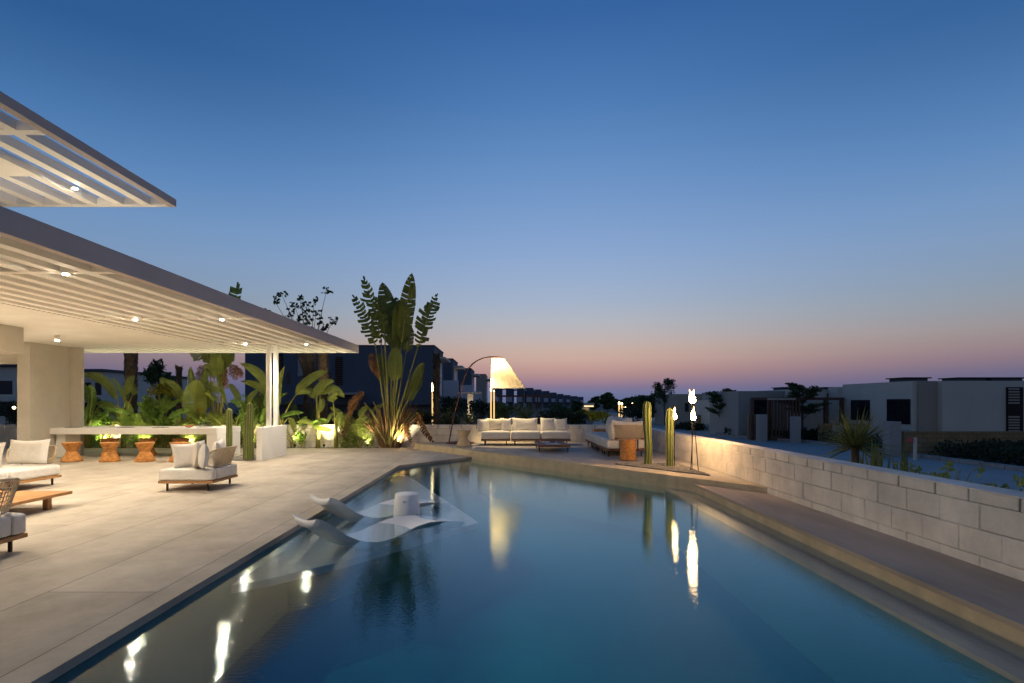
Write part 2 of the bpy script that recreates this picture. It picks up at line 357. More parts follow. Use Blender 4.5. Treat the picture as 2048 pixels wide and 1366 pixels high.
def dup(root, loc, rotz, label, group=None, scale=None):
    r = root.copy(); col.objects.link(r); r.location = loc; r.rotation_euler = (0, 0, rotz); r['label'] = label
    if group: r['group'] = group
    if scale: r.scale = scale
    for ch in list(root.children):
        c = ch.copy(); col.objects.link(c); c.parent = r
        for g in ch.children:
            d = g.copy(); col.objects.link(d); d.parent = c
    return r
def light(kind, loc, power, color=WARM, parent=None, target=None, size=0.05, angle=90, blend=1.0):
    ld = bpy.data.lights.new('lamp_light', kind); ld.energy = power; ld.color = color; ld.shadow_soft_size = size
    if kind == 'SPOT': ld.spot_size = R(angle); ld.spot_blend = blend
    lo = bpy.data.objects.new('lamp_light', ld); col.objects.link(lo)
    o = ORG.get(parent.name, Vector()) if parent else Vector()
    lo.location = Vector(loc) - o
    if target is not None:
        lo.rotation_euler = (Vector(target) - Vector(loc)).to_track_quat('-Z', 'Y').to_euler()
    if parent: lo.parent = parent
    lo.visible_glossy = False      # the lamp's own lens or flame mesh is what mirrors in the water
    return lo
def W(px, py, z):
    fd = (py - VY) / (CH - z); return Vector(((px - VX) / fd, F / fd, z))
def D(px, d, py=None):
    fd = F / d; return Vector(((px - VX) / fd, d, CH + (VY - (py if py is not None else VY)) / fd))

# ------------------------------------------------------------------ ground, street
GZ = -1.0
mb = MB(); mb.add([(-3000, -300, GZ), (3000, -300, GZ), (3000, 5500, GZ), (-3000, 5500, GZ)], [(0, 1, 2, 3)])
g = mb.build('ground', 'ground'); struct(g)
mb = MB(); mb.prism([(4.8, -6), (18.0, -6), (18.0, 33), (21, 44), (24, 80), (25, 140), (17, 140), (12.5, 80), (6.0, 40), (4.8, 25)], GZ + .004, GZ + .012)
struct(mb.build('street', 'road'))
mb = MB()
kp = [(18.0, -6), (18.0, 33.5), (16.6, 36.5), (15.2, 40.5), (16.4, 44), (19.5, 46)]
for (a, b) in zip(kp, kp[1:]):
    a = Vector((*a, 0)); b = Vector((*b, 0)); n = int((b - a).length / 1.0) or 1
    for i in range(n):
        p = a.lerp(b, i / n); q = a.lerp(b, (i + .97) / n); t = (q - p).normalized(); s_ = Vector((t.y, -t.x, 0)) * .15
        dz = rnd.uniform(-.01, .01)
        mb.prism([(p + s_)[:2], (q + s_)[:2], (q - s_)[:2], (p - s_)[:2]], GZ + .013, GZ + .17 + dz)
struct(mb.build('kerb', 'kerb'))

# ------------------------------------------------------------------ pool, deck, terrace
def stepY(x): return 17.3 - 1.361 * (x + 2.74)
XL, XR, XW, ZW = -2.37, 3.087, 3.846, 0.696
WZ = -0.06
struct(MB().prism([(-20, -4), (XL, -4), (XL, 12.65), (-.85, 14.73), (-2.74, 17.3), (-2.74, 17.42), (-20, 17.42)], -.057, 0).build('deck', 'stone'))
mb = MB()
mb.prism([(-20, -4), (XL - .05, -4), (XL - .05, 12.70), (-.93, 14.76), (-2.78, 17.28), (-20, 17.40)], -.99, -.0575)
struct(mb.build('deck_base', 'tile'))
mb = MB(); mb.prism([(-2.74, 17.3), (XW, stepY(XW)), (XW, 17.9), (-2.74, 17.9)], -.99, .154)
struct(mb.build('terrace', 'terr'))
mb = MB(); a = Vector((-2.74, 17.3)); b = Vector((XW, stepY(XW))); t = (b - a).normalized(); nn = Vector((t.y, -t.x))
if nn.y > 0: nn = -nn
mb.prism([a, b, b + nn * .022, a + nn * .022], -.4, .158)
mb.prism([a - nn * .32, b - nn * .32, b + nn * .0, a + nn * .0], .1545, .159)
struct(mb.build('terrace_kerb', 'curb'))
mb = MB(); mb.prism([(XR, -4), (XW, -4), (XW, stepY(XW) - .03), (XR, stepY(XR) - .03)], .033, .073); struct(mb.build('walkway', 'walk'))
mb = MB(); mb.prism([(XR + .03, -4), (XW, -4), (XW, stepY(XW) - .03), (XR + .03, stepY(XR) - .03)], -.99, .032); struct(mb.build('walkway_riser', 'curb'))
struct(MB().prism([(XL - .05, -4), (XR + .04, -4), (XR + .04, 9.5), (-.8, 14.8), (XL - .05, 12.8)], -.985, -.93).build('pool_floor', 'tile'))
lp_ = [(2.74, -4), (XR + .03, -4), (XR + .03, stepY(XR) + .0), (2.74, stepY(2.74) - .02)]
struct(MB().prism(lp_, -.105, -.072).build('pool_ledge', 'walk')); struct(MB().prism([(x + (.01 if x < 3 else 0), y) for x, y in lp_], -.925, -.106).build('pool_ledge_base', 'tile'))
sp_ = [(XL - .04, 5.0), (-2.15, 5.2), (-1.68, 5.72), (-.36, 7.62), (-.45, 7.9), (-2.15, 12.55), (XL - .04, 12.62)]
struct(MB().prism(sp_, -.28, -.21).build('pool_shelf', 'shelf')); struct(MB().prism([(XL - .04, 6.3), (-2.1, 6.5), (-1.05, 8.1), (-.95, 8.5), (-2.15, 12.0), (XL - .04, 12.1)], -.92, -.281).build('pool_shelf_base', 'tile'))
mb = MB(); a_ = Vector((-.85, 14.74)); b_ = Vector((2.76, stepY(2.76))); t_ = (b_ - a_).normalized(); n_ = Vector((t_.y, -t_.x)); n_ = n_ if n_.y < 0 else -n_
mb.prism([a_ + n_ * .0, b_ + n_ * .0, b_ + n_ * .03, a_ + n_ * .03], -.925, -.16); struct(mb.build('pool_end_wall', 'tile'))
mb = MB(); mb.add([(XL - .045, -4, WZ), (XR + .028, -4, WZ), (XR + .028, stepY(XR + .03) + .0, WZ), (-.85, 14.74, WZ), (XL - .045, 12.66, WZ)], [(0, 1, 2, 3, 4)])
struct(mb.build('pool_water', 'water'))

# block garden walls: every block bevelled, pale paint, dark open joints
def block_wall(root, axis, fixed0, fixed1, a0, a1, zbase, ztop, seed, openings=()):
    rr = random.Random(seed); mb = MB(); core = MB(); cap = MB()
    def bx(m, u0, u1, z0, z1, f0, f1, r=.004):
        if axis == 'Y': m.bbox(f0, f1, u0, u1, z0, z1, r)
        else: m.bbox(u0, u1, f0, f1, z0, z1, r)
    zt = ztop - .016; rows = [(zt - .10, zt)]; z = zt - .10
    while z > zbase: rows.append((max(z - .213, zbase), z)); z -= .213
    g_ = .0042
    for k, (z0, z1) in enumerate(rows):
        u = a0 + (0.21 if k % 2 else 0.0) - .42
        while u < a1:
            ln = .42 * (rr.choice([.88, 1.12]) if k == 0 else 1)
            e = min(u + ln, a1); b_ = max(u, a0)
            if e - b_ > .03:
                j = rr.uniform(-.004, .004); gt = .010 if k == 0 else g_ * rr.uniform(.3, 1.0); gh = rr.uniform(.0, .005)
                bx(mb, b_ + gt, e - gt, z0 + gh + .001, z1 - (.001 if k else 0), fixed0 + j, fixed1 - j, .005)
            u += ln
    f0, f1 = fixed0 + .022, fixed1 - .022
    if axis == 'Y': core.box(f0, f1, a0 + .01, a1 - .01, zbase, zt - .01); cap.bbox(fixed0 - .003, fixed1 + .003, a0, a1, zt + .0005, ztop, .004)
    else: core.box(a0 + .01, a1 - .01, f0, f1, zbase, zt - .01); cap.bbox(a0, a1, fixed0 - .003, fixed1 + .003, zt + .0005, ztop, .004)
    mb.build('block_face', 'block', root); core.build('joint_fill', 'mortar', root); cap.build('coping', 'block', root)
t = thing('garden_wall', 'long low white block wall running beside the pool down the right', 'wall', (XW, 7, GZ))
block_wall(t, 'Y', XW, XW + .25, -4, 17.895, -1.0, ZW, 1)
t = thing('garden_wall', 'low white block wall along the back behind the sofas and planting', 'wall', (-6, 17.9, GZ))
block_wall(t, 'X', 17.90, 18.10, -20, XW + .25, -1.0, ZW + .002, 2)

# planter soil and pebbles
def pebbles(poly_pts, z, n, seed, size=(.015, .035)):
    rr = random.Random(seed); mb = MB(); xs = [p[0] for p in poly_pts]; ys = [p[1] for p in poly_pts]
    def inside(x, y):
        c = False; k = len(poly_pts)
        for i in range(k):
            x0, y0 = poly_pts[i]; x1, y1 = poly_pts[(i + 1) % k]
            if (y0 > y) != (y1 > y) and x < (x1 - x0) * (y - y0) / (y1 - y0) + x0: c = not c
        return c
    base = [(1, 0, 0), (-1, 0, 0), (0, 1, 0), (0, -1, 0), (0, 0, 1), (0, 0, -1)]
    fcs = [(0, 2, 4), (2, 1, 4), (1, 3, 4), (3, 0, 4), (2, 0, 5), (1, 2, 5), (3, 1, 5), (0, 3, 5)]
    while n > 0:
        x = rr.uniform(min(xs), max(xs)); y = rr.uniform(min(ys), max(ys))
        if not inside(x, y): continue
        n -= 1; s_ = rr.uniform(*size); an = rr.uniform(0, 6.3)
        vs = []
        for v in base:
            vx, vy, vz = v[0] * s_ * rr.uniform(.7, 1.2), v[1] * s_ * rr.uniform(.7, 1.2), v[2] * s_ * .6
            vs.append((x + vx * math.cos(an) - vy * math.sin(an), y + vx * math.sin(an) + vy * math.cos(an), z + s_ * .4 + vz))
        mb.add(vs, fcs)
    return mb
struct(MB().box(-20, -2.745, 17.425, 17.895, -.98, -.03).build('planter_soil', 'soil'))
o = pebbles([(-20, 17.43), (-2.76, 17.43), (-2.76, 17.89), (-20, 17.89)], -.03, 2600, 3, (.02, .045)).build('planter_gravel', 'pebble')
tag(o, 'dark pebbles and bark covering the soil of the back planter', 'gravel', kind='stuff')
bed = [(2.2, 11.45), (3.47, 9.62), (3.47, 11.45)]
struct(MB().prism(bed, .1545, .162).build('cactus_bed_soil', 'soil'))
tag(pebbles(bed, .16, 2300, 4, (.014, .034)).build('cactus_bed_gravel', 'pebble'), 'grey pebbles filling the triangular cactus bed on the terrace', 'gravel', kind='stuff')
bed2 = [(-7.1, 13.75), (-6.05, 13.6), (-6.05, 15.0), (-7.0, 15.2)]
tag(pebbles(bed2, .0, 700, 5, (.015, .035)).build('small_cactus_gravel', 'pebble'), 'patch of pebbles between the long table and the post plinth', 'gravel', kind='stuff')

# ------------------------------------------------------------------ villa: slab ceiling, walls
PZ, PT = 2.875, 3.10
villa = thing('villa', 'cream rendered villa end with flat white ceiling and beam at left', 'house', (-11.5, 13.8, 0))
MB().box(-20, -7.45, -3, 15.18, PZ - .012, PT - .03).build('ceiling', 'plaster', villa)
MB().box(-20, -9.4, 9.9, 11.1, 2.36, PZ - .013).build('beam', 'wallpl', villa)
MB().box(-14.5, -11.52, 13.86, 13.98, 2.34, PZ - .013).build('lintel', 'wallpl', villa)
m_ = MB(); m_.prism([(-11.80, 13.75), (-11.50, 13.75), (-11.50, 15.04), (-11.23, 15.04), (-11.23, 15.17), (-11.80, 15.17)], 0.002, PZ - .013); m_.build('wall', 'wallpl', villa)
MB().box(-20, -14.5, 13.86, 14.0, 0.002, PZ - .013).build('wall', 'wallpl', villa)
lf = MB(); lf.lathe([(.045, PZ - .12), (.045, PZ - .012)], -9.77, 12.4, 20); dl = lf.build('ceiling_spotlight', 'plaster', villa, True)
dl2 = MB().lathe([(.034, PZ - .126), (.034, PZ - .121)], -9.77, 12.4, 16).build('lens', 'lens', dl)
light('SPOT', (-9.77, 12.4, PZ - .14), 130, parent=villa, target=(-9.77, 12.4, 0), angle=140, blend=.7)

# ------------------------------------------------------------------ lower pergola
perg = thing('pergola', 'long white slatted pergola roof over the deck, lower of the two', 'pergola', (-5.94, 14.3, 0))
fx = -4.36; y0, y1 = -2.0, 16.94
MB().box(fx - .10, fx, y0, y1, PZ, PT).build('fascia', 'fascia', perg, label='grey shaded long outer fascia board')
MB().box(-12.5, fx - .101, y1 - .09, y1 - .002, PZ + .001, PT - .002).build('end_fascia', 'paintwood', perg)
MB().box(-7.448, fx - .101, y0, y1 - .091, PZ + .095, PT - .03).build('roof_panel', 'paintwood', perg)
MB().box(-12.5, -7.452, 15.182, y1 - .091, PZ + .095, PT - .03).build('roof_panel', 'paintwood', perg)
sl = MB(); x = fx - .32
beams = [-.7, 2.9, 6.47, 10.04, 14.3]
while x > -12.2:
    segs = [y0] + beams + [y1 - .091]
    for a, b in zip(segs, segs[1:]):
        a_ = a + .056 if a in beams else a; b_ = b - .056 if b in beams else b
        if x < -7.4: a_ = max(a_, 15.182)
        if b_ - a_ > .1: sl.box(x - .13, x, a_, b_, PZ + .002, PZ + .0945)
    x -= .335
sl.build('slats', 'paintwood', perg)
for b in beams:
    MB().box(-7.448, fx - .101, b - .055, b + .055, PZ + .0005, PZ + .0948).build('cross_beam', 'paintwood', perg)
def downlight(x, y, z, parent, power, on=True, ang=148):
    f_ = MB().lathe([(.040, z - .012), (.044, z - .006), (.044, z + .0)], x, y, 24).build('downlight', 'paintwood', parent, True)
    MB().lathe([(.027, z - .016), (.027, z - .0125)], x, y, 20).build('lens', 'lens', f_)
    light('SPOT', (x, y, z - .03), power, parent=parent, target=(x, y, 0), angle=ang, size=.04, blend=.7)
DP = 185
for y in beams:
    for xx in (-5.0, -6.53):
        downlight(xx, y, PZ - .0005, perg, DP * {-.7: .15, 2.9: .15, 6.47: .8, 10.04: 1.15, 14.3: 1.15}[y])  # unseen near rows are added, extending the lamp grid to warm the wall
for yy, zz in ((14.30, 0), (14.74, 0)):
    MB().bbox(-5.99, -5.89, yy - .05, yy + .05, .80, PZ, .006).build('post', 'paintwood', perg)
# out-of-frame ceiling spots, added so deck bounce brightens the pergola underside
for xx, yy in ((-8.3, 6.5), (-10.8, 9.2), (-8.3, 3.0), (-14.2, 12.5)):
    f_ = MB().lathe([(.045, PZ - .12), (.045, PZ - .0125)], xx, yy, 16).build('ceiling_spotlight', 'plaster', villa, True)
    MB().lathe([(.034, PZ - .126), (.034, PZ - .121)], xx, yy, 16).build('lens', 'lens', f_)
    light('SPOT', (xx, yy, PZ - .14), {6.5: 900, 9.2: 1300, 3.0: 60, 12.5: 800}[yy], parent=villa, target=(xx, yy, 0), angle=112, blend=.7)
pl = MB().bbox(-6.01, -5.86, 13.73, 15.24, .001, .80, .006).build('post_plinth', 'plaster'); settle(pl)
tag(pl, 'white rendered plinth wall carrying the twin pergola posts', 'plinth')

# upper pergola
up = thing('pergola', 'upper white slatted canopy with sky between its slats, top left', 'pergola', (-6, 4, 2.9))
UZ = 4.04; ux = -4.44; ye = 7.68
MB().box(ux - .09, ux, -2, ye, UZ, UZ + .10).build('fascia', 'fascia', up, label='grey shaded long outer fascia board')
MB().box(-11, ux - .091, ye - .09, ye - .001, UZ + .001, UZ + .099).build('end_fascia', 'paintwood', up)
sl = MB(); x = ux - .30
while x > -10.9:
    for a, b in ((-2, 1.945), (2.055, 5.505), (5.615, ye - .091)):
        sl.box(x - .11, x, a, b, UZ + .002, UZ + .105)
    x -= .355
sl.build('slats', 'paintwood', up)
for b in (2.0, 5.56): MB().box(-11, ux - .091, b - .053, b + .053, UZ + .0008, UZ + .1).build('cross_beam', 'paintwood', up)
MB().box(-11, -5.32, -2, 6.50, UZ - .055, UZ - .001).build('soffit_panel', 'plaster', up)
downlight(-5.28, 6.98, UZ + .0, up, 340, ang=172)
for yy in (3.4, -.4): downlight(-5.28, yy, UZ - .056, up, 340, ang=172)  # two unseen lamps added to throw light on the pool and wall
MB().box(-11.2, fx - .101, -2, 12, PT - .028, PT - .008).build('bounce_cut_sheet', 'bounce_cut', perg)  # dark sheet added out of view to cut bounce onto the canopy
MB().box(-11, -10.6, -2, 7.5, PT - .006, UZ - .056).build('support_wall', 'plaster', up)

# ------------------------------------------------------------------ long dining table and stools
tb = thing('dining_table', 'long white slab table with a solid side panel at its right end', 'table', (-9.5, 15.0, 0))
MB().bbox(-11.7, -7.28, 14.36, 15.66, .595, .752, .006).build('tabletop', 'plaster', tb)
MB().bbox(-7.55, -7.282, 14.38, 15.64, .001, .594, .005).build('end_panel', 'plaster', tb)
MB().bbox(-11.45, -11.22, 14.5, 15.03, .001, .594, .005).build('end_panel', 'plaster', tb)
for i, (x, y) in enumerate([(-11.15, 14.7), (-9.75, 14.62), (-8.85, 14.62), (-7.85, 14.85)]):
    o = MB().bbox(x - .16, x + .16, y - .11, y + .11, .753, .765 + .006 * (i == 3), .002).build('place_mat', 'greyp'); settle(o)
    tag(o, ['thin grey mat on the left end of the long white table', 'thin grey mat second from the left on the long table',
            'thin grey mat in the middle of the long white table', 'thicker pale mat near the right end of the long table'][i], 'place mat', 'mats on the long table')
o = MB().lathe([(.03, .753), (.09, .775), (.125, .815), (.118, .817), (.085, .785), (.0, .77)], -8.2, 14.75, 24).build('bowl', 'clay', None, True); settle(o)
tag(o, 'shallow terracotta bowl standing on the long white table', 'bowl')
def stool_profile(): return [(0, 0), (.215, .0), (.225, .012), (.205, .055), (.115, .225), (.108, .245), (.118, .27), (.200, .425), (.205, .445), (.198, .455), (0, .455)]
st0 = None
stl = ['leftmost orange wooden hourglass stool in front of the long table', 'second orange hourglass stool from the left before the long table',
       'third orange hourglass stool from the left before the long table', 'rightmost orange hourglass stool, half hidden by the cushions of the single seat']
stb = ['orange hourglass stool beyond the table, behind the second front one', 'orange hourglass stool beyond the table, behind the third front one',
       'orange hourglass stool beyond the table, nearest its right end panel']
def stool(loc, label, rot, mt='orangewood', cat='stool', group='hourglass stools around the long table'):
    o = MB().lathe(stool_profile(), 0, 0, 36).build('hourglass_stool', mt, None, True)
    o.location = loc; o.rotation_euler = (0, 0, rot); return tag(o, label, cat, group)
st0 = stool((-10.3, 13.52, 0), stl[0], .4)
for (x, y), lb in zip([(-9.38, 13.5), (-8.55, 13.5), (-7.74, 13.5), (-10.35, 14.9), (-9.38, 14.95), (-8.52, 14.95)], stl[1:] + stb):
    c = st0.copy(); col.objects.link(c); c.location = (x, y, 0); c.rotation_euler = (0, 0, rnd.uniform(0, 6)); c['label'] = lb
ls = stool((-1.17, 16.1, .160), 'pale woven rattan hourglass stool beside the arc lamp base', 0, 'palewood'); del ls['group']

# ------------------------------------------------------------------ modular outdoor seating
def seat_parts(root, w_, d_, z_frame=.125, ft=.04, cz=.345, split=None, fabric='fabric', wood='teak', leg='legmetal', seed=0, legs=True):
    """local coordinates, origin at centre of footprint; front is -y"""
    MB().bbox(-w_ / 2, w_ / 2, -d_ / 2, d_ / 2, z_frame, z_frame + ft, .004).build('frame', wood, root, world=False)
    if legs:
        for sx in (-1, 1):
            for sy in (-1, 1):
                x, y = sx * (w_ / 2 - .11), sy * (d_ / 2 - .07)
                MB().bbox(x - .014, x + .014, y - .014, y + .014, 0.001, z_frame - .0005, .003).build('leg', leg, root, world=False)
    z0 = z_frame + ft + .0005
    if split:   # split = y position of the narrow strip cushion seam
        ys = sorted([(-d_ / 2, split - .004), (split + .004, d_ / 2)])
        for a, b in ys:
            MB().rbox(-w_ / 2 + .003, w_ / 2 - .003, a, b, z0, cz, .035, 8, .010, seed).build('seat_cushion', fabric, root, True, world=False)
    else:
        MB().rbox(-w_ / 2 + .004, w_ / 2 - .004, -d_ / 2 + .004, d_ / 2 - .004, z0, cz, .045, 8, .012, seed).build('seat_cushion', fabric, root, True, world=False)
def wicker_back(root, length, z0, z1, mtx, dense_h=9, dense_v=40, flare=.10, rr=.09, cord=.0035, vertical=False):
    """woven back panel, bent at its ends; mtx places it (local x = along, y = outwards, z = up)"""
    fr = MB(); wv = MB(); hh = z1 - z0; n = 40; pts = []
    def bend(u, v):   # u along [-L/2, L/2], v up [0, hh]
        k = abs(u) / (length / 2); c = .09 * max(0, (k - .55) / .45) ** 2
        return mtx @ Vector((u + flare * .35 * (v / hh) * math.copysign(max(0, k - .3), u), -c + flare * (v / hh), z0 + v))
    def outline(tt):
        per = [(length / 2, 0, hh / 2)]
        a, b = length / 2, hh / 2; an = 2 * math.pi * tt
        c, s_ = math.cos(an), math.sin(an); e = .42
        return a * math.copysign(abs(c) ** e, c), b + b * math.copysign(abs(s_) ** e, s_)
    loop = [bend(*outline(i / 48)) for i in range(49)]
    fr.tube(loop, .013, 8, False)
    def halfw(v):     # half length at height v
        s_ = min(1, abs(v - hh / 2) / (hh / 2)); return length / 2 * (1 - s_ ** (2 / .42)) ** (.42 / 2) if s_ < 1 else 0
    def span(u):
        c = min(1, abs(u) / (length / 2)); q = (1 - c ** (2 / .42)) ** (.42 / 2) if c < 1 else 0; return hh / 2 - hh / 2 * q, hh / 2 + hh / 2 * q
    for i in range(1, dense_h):
        v = hh * i / dense_h; a = halfw(v)
        wv.tube([bend(-a + 2 * a * k / 24, v) + mtx.to_3x3() @ Vector((0, .004 * (-1) ** (k + i), 0)) for k in range(25)], cord, 5, False)
    for i in range(1, dense_v):
        u = -length / 2 + length * i / dense_v; a, b = span(u)
        wv.tube([bend(u, a + (b - a) * k / 6) for k in range(7)], cord, 5, False)
    f_ = fr.build('back_frame', 'wicker', root, True, world=False); wv.build('weave', 'wicker', f_, True, world=False)
    for u in (-length * .25, length * .25):
        br = MB(); p = mtx @ Vector((u, 0, z0)); br.bbox(p.x - .012, p.x + .012, p.y - .012, p.y + .012, .15, z0, .002)
        br.build('back_bracket', 'legmetal', root, world=False)
def T(loc, rx=0, ry=0, rz=0): return Matrix.Translation(loc) @ Matrix.Rotation(R(rz), 4, 'Z') @ Matrix.Rotation(R(rx), 4, 'X') @ Matrix.Rotation(R(ry), 4, 'Y')
def pillow(loc, w_, h_, t_, rx, ry, rz, label, mt='fabric', seed=0, group='loose cushions on the seats'):
    o = MB().pillow(w_, h_, t_, Matrix.Rotation(R(rz), 4, 'Z') @ Matrix.Rotation(R(rx), 4, 'X') @ Matrix.Rotation(R(ry), 4, 'Y'), seed).build('cushion', mt, None, True)
    o.location = loc; return tag(o, label, 'cushion', group)

# single seat in the middle of the deck (back on its right side)
s = thing('lounge_chair', 'single cream outdoor seat on the open deck, back turned to the pool', 'seat', (-5.03, 9.37, 0))
seat_parts(s, .86, .86, split=-.28, seed=1)
wicker_back(s, .80, .36, .66, T((.37, .02, 0), rz=-90), 16, 44, .10)
pillow((-5.12, 9.22, .555), .50, .42, .15, 0, -6, 12, 'cream cushion at the left of the single deck seat', seed=2)
pillow((-4.93, 9.10, .54), .46, .42, .15, -6, -14, -62, 'linen cushion standing on edge in the middle of the single deck seat', 'fabric2', 3)
pillow((-4.80, 9.02, .54), .42, .40, .16, -6, -8, -50, 'cream cushion with a small dark tag beside the wicker back of the single seat', seed=4)
pillow((-4.77, 9.50, .56), .62, .46, .15, 0, 3, -74, 'long cream cushion leaning on the wicker back of the single deck seat', seed=5)

# sofa at far left (runs away from the camera), two modules
s = thing('outdoor_sofa', 'cream two-module outdoor sofa at the left edge behind the wooden low table', 'sofa', (-8.03, 9.27, 0))
seat_parts(s, .86, .96, seed=6)
wicker_back(s, .80, .36, .66, T((-.02, .44, 0)), 12, 36, .07)
s2 = MB().bbox(-8.46, -7.62, 7.85, 8.74, .125, .165, .004).build('frame', 'teak', s)
MB().rbox(-8.455, -7.625, 7.86, 8.75, .1655, .345, .045, 8, .012, 3).build('seat_cushion', 'fabric', s, True)
for (x, y) in ((-7.69, 8.66), (-7.69, 7.95), (-8.38, 8.66), (-8.38, 7.95)):
    MB().bbox(x - .014, x + .014, y - .014, y + .014, .001, .1245, .003).build('leg', 'legmetal', s)
pillow((-7.98, 9.52, .58), .66, .42, .17, -12, 0, 4, 'wide cream cushion leaning on the far end of the left sofa', seed=7)
pillow((-8.30, 9.05, .57), .50, .44, .15, -16, 4, 24, 'linen cushion in front on the left sofa', 'fabric2', 8)
pillow((-8.28, 8.35, .57), .60, .46, .17, -14, 0, 82, 'cream cushion against the left side of the left sofa, cut by the frame', seed=9)

# seat near bottom left, cut by the frame
s = thing('lounge_chair', 'cream seat with open wicker back cut off by the lower left edge', 'seat', (-4.98, 4.93, 0))
seat_parts(s, .90, .94, split=.31, cz=.36, seed=10)
wicker_back(s, .86, .375, .70, T((.36, .02, 0), rz=-90), 8, 26, .10, cord=.0055)
pillow((-5.15, 5.05, .55), .5, .44, .14, -12, 0, -70, 'grey blue patterned cushion behind the open wicker back at lower left', 'fabgrey', 11)

# teak low table left
t = thing('coffee_table', 'low teak table between the left sofa and the near seat', 'table', (-6.35, 6.7, 0))
m_ = MB(); 
for i in range(6):
    x0 = -6.88 + i * .171; m_.bbox(x0, x0 + .168, 5.6, 7.70, .165, .205, .003)
m_.build('tabletop', 'teak', t)
for (x, y) in ((-6.0, 7.45), (-6.72, 7.45), (-6.0, 5.8), (-6.72, 5.8)):
    MB().bbox(x - .035, x + .035, y - .035, y + .035, .001, .1645, .003).build('leg', 'teak', t)
o = MB().lathe([(0, .206), (.12, .206), (.17, .25), (.16, .255), (.11, .215), (0, .213)], -6.62, 7.25, 28).build('bowl', 'orangewood', None, True); settle(o)
tag(o, 'wooden dish on the low teak table behind the wicker back', 'bowl')

# terrace sofa at the back: three modules
TZ = .160
def tsofa(loc, rot, label, seed, dark='darkwood'):
    s = thing('outdoor_sofa_module', label, 'sofa', loc, rot, 'sofa modules on the raised terrace')
    seat_parts(s, .85, .88, .13, .045, .395, wood=dark, seed=seed); return s
tsofa((-.27, 16.86, TZ), 0, 'left module of the cream back sofa, with linen cushions and low arm', 20)
m0 = bpy.data.objects['outdoor_sofa_module']
dup(m0, (.605, 16.86, TZ), 0, 'middle module of the cream back sofa with one wide cushion')
dup(m0, (1.475, 16.86, TZ), 0, 'right module of the cream back sofa behind the slatted table')
sg = 'loose cushions on the terrace sofas'
pillow((-.64, 16.85, TZ + .57), .56, .40, .18, -4, 0, 62, 'puffy cream cushion standing at the left arm of the back sofa', seed=21, group=sg)
pillow((-.66, 17.15, TZ + .56), .34, .38, .12, -8, 0, 8, 'beige cushion corner at the far left of the back sofa', 'fabric2', 27, group=sg)
pillow((-.30, 17.12, TZ + .58), .52, .40, .18, -10, 0, 0, 'darker linen cushion on the left module of the back sofa', 'fabric2', 22, group=sg)
pillow((.03, 17.10, TZ + .58), .34, .40, .16, -10, 0, -8, 'narrow cream cushion beside the darker linen one on the back sofa', seed=23, group=sg)
pillow((.60, 17.15, TZ + .58), .78, .42, .20, -12, 0, 0, 'wide cream cushion on the middle module of the back sofa', seed=24, group=sg)
pillow((1.29, 17.14, TZ + .58), .46, .42, .18, -12, 1, 3, 'cream cushion left on the right module of the back sofa', seed=25, group=sg)
pillow((1.67, 17.14, TZ + .575), .42, .40, .18, -12, -3, -3, 'cream cushion at the right end of the back sofa', seed=26, group=sg)
# right-hand terrace sofa: four modules in a row away from the camera
ys = [13.38, 14.26, 15.14, 16.02]
lb = ['nearest module of the right terrace sofa, behind the round wooden side table', 'second module from the camera of the right terrace sofa',
      'third module from the camera of the right terrace sofa', 'farthest module of the right terrace sofa, next to the wooden box table']
for i, (y, l_) in enumerate(zip(ys, lb)):
    c = dup(m0, (2.76, y, TZ), R(-90), l_)
mr = [o for o in bpy.data.objects if o.get('label') == lb[0]][0]
wk = thing('wicker_backrest', 'honey coloured wicker backrest at the near end of the right terrace sofa', 'backrest', (2.76, 12.95, TZ))
wicker_back(wk, .80, .40, .73, T((.06, -.02, 0), rz=180), 22, 16, .09, cord=.0045)
MB().bbox(-.36, .46, -.025, .0, .40, .44, .003).build('base_rail', 'darkwood', wk, world=False)
wk2 = thing('wicker_backrest', 'long wicker backrest on the wall side of the right terrace sofa', 'backrest', (3.2, 14.7, TZ))
wicker_back(wk2, 3.3, .40, .72, T((0, 0, 0), rz=-90), 10, 60, .09, cord=.004)
pillow((2.46, 13.12, TZ + .59), .56, .44, .17, -6, 0, 84, 'cream cushion hanging at the left end of the near wicker backrest', seed=31, group=sg)
pillow((2.78, 13.16, TZ + .60), .66, .46, .16, 8, 3, 4, 'cream cushion just behind the near wicker backrest, left one', seed=32, group=sg)
pillow((3.04, 13.20, TZ + .60), .5, .46, .16, 8, -4, -8, 'cream cushion just behind the near wicker backrest, right one', seed=33, group=sg)
pillow((3.02, 14.3, TZ + .63), .6, .5, .17, -10, 0, -78, 'cream cushion halfway along the right terrace sofa', seed=34, group=sg)
pillow((2.95, 14.8, TZ + .64), .5, .46, .15, -10, 0, -85, 'grey blue cushion halfway along the right terrace sofa', 'fabgrey', 35, group=sg)
pillow((2.96, 15.4, TZ + .64), .6, .5, .17, -10, 0, -80, 'cream cushion on the third module of the right terrace sofa', seed=36, group=sg)
pillow((2.96, 16.1, TZ + .62), .6, .5, .17, -10, 0, -90, 'cream cushion at the far end of the right terrace sofa', seed=37, group=sg)
pillow((3.40, 16.6, TZ + .62), .4, .4, .15, -10, 0, -10, 'small cream cushion in the far corner by the wooden box table', seed=38, group=sg)
o = MB().bbox(2.62, 3.0, 16.75, 17.15, TZ, TZ + .46, .008).build('box_table', 'orangewood'); settle(o); tag(o, 'square wooden box table behind the far end of the right sofa', 'side table')
o = MB().lathe([(0, TZ), (.17, TZ), (.172, TZ + .02), (.168, TZ + .40), (.17, TZ + .44), (.160, TZ + .45), (0, TZ + .45)], 2.65, 12.25, 36).build('round_side_table', 'orangewood', None, True); settle(o)
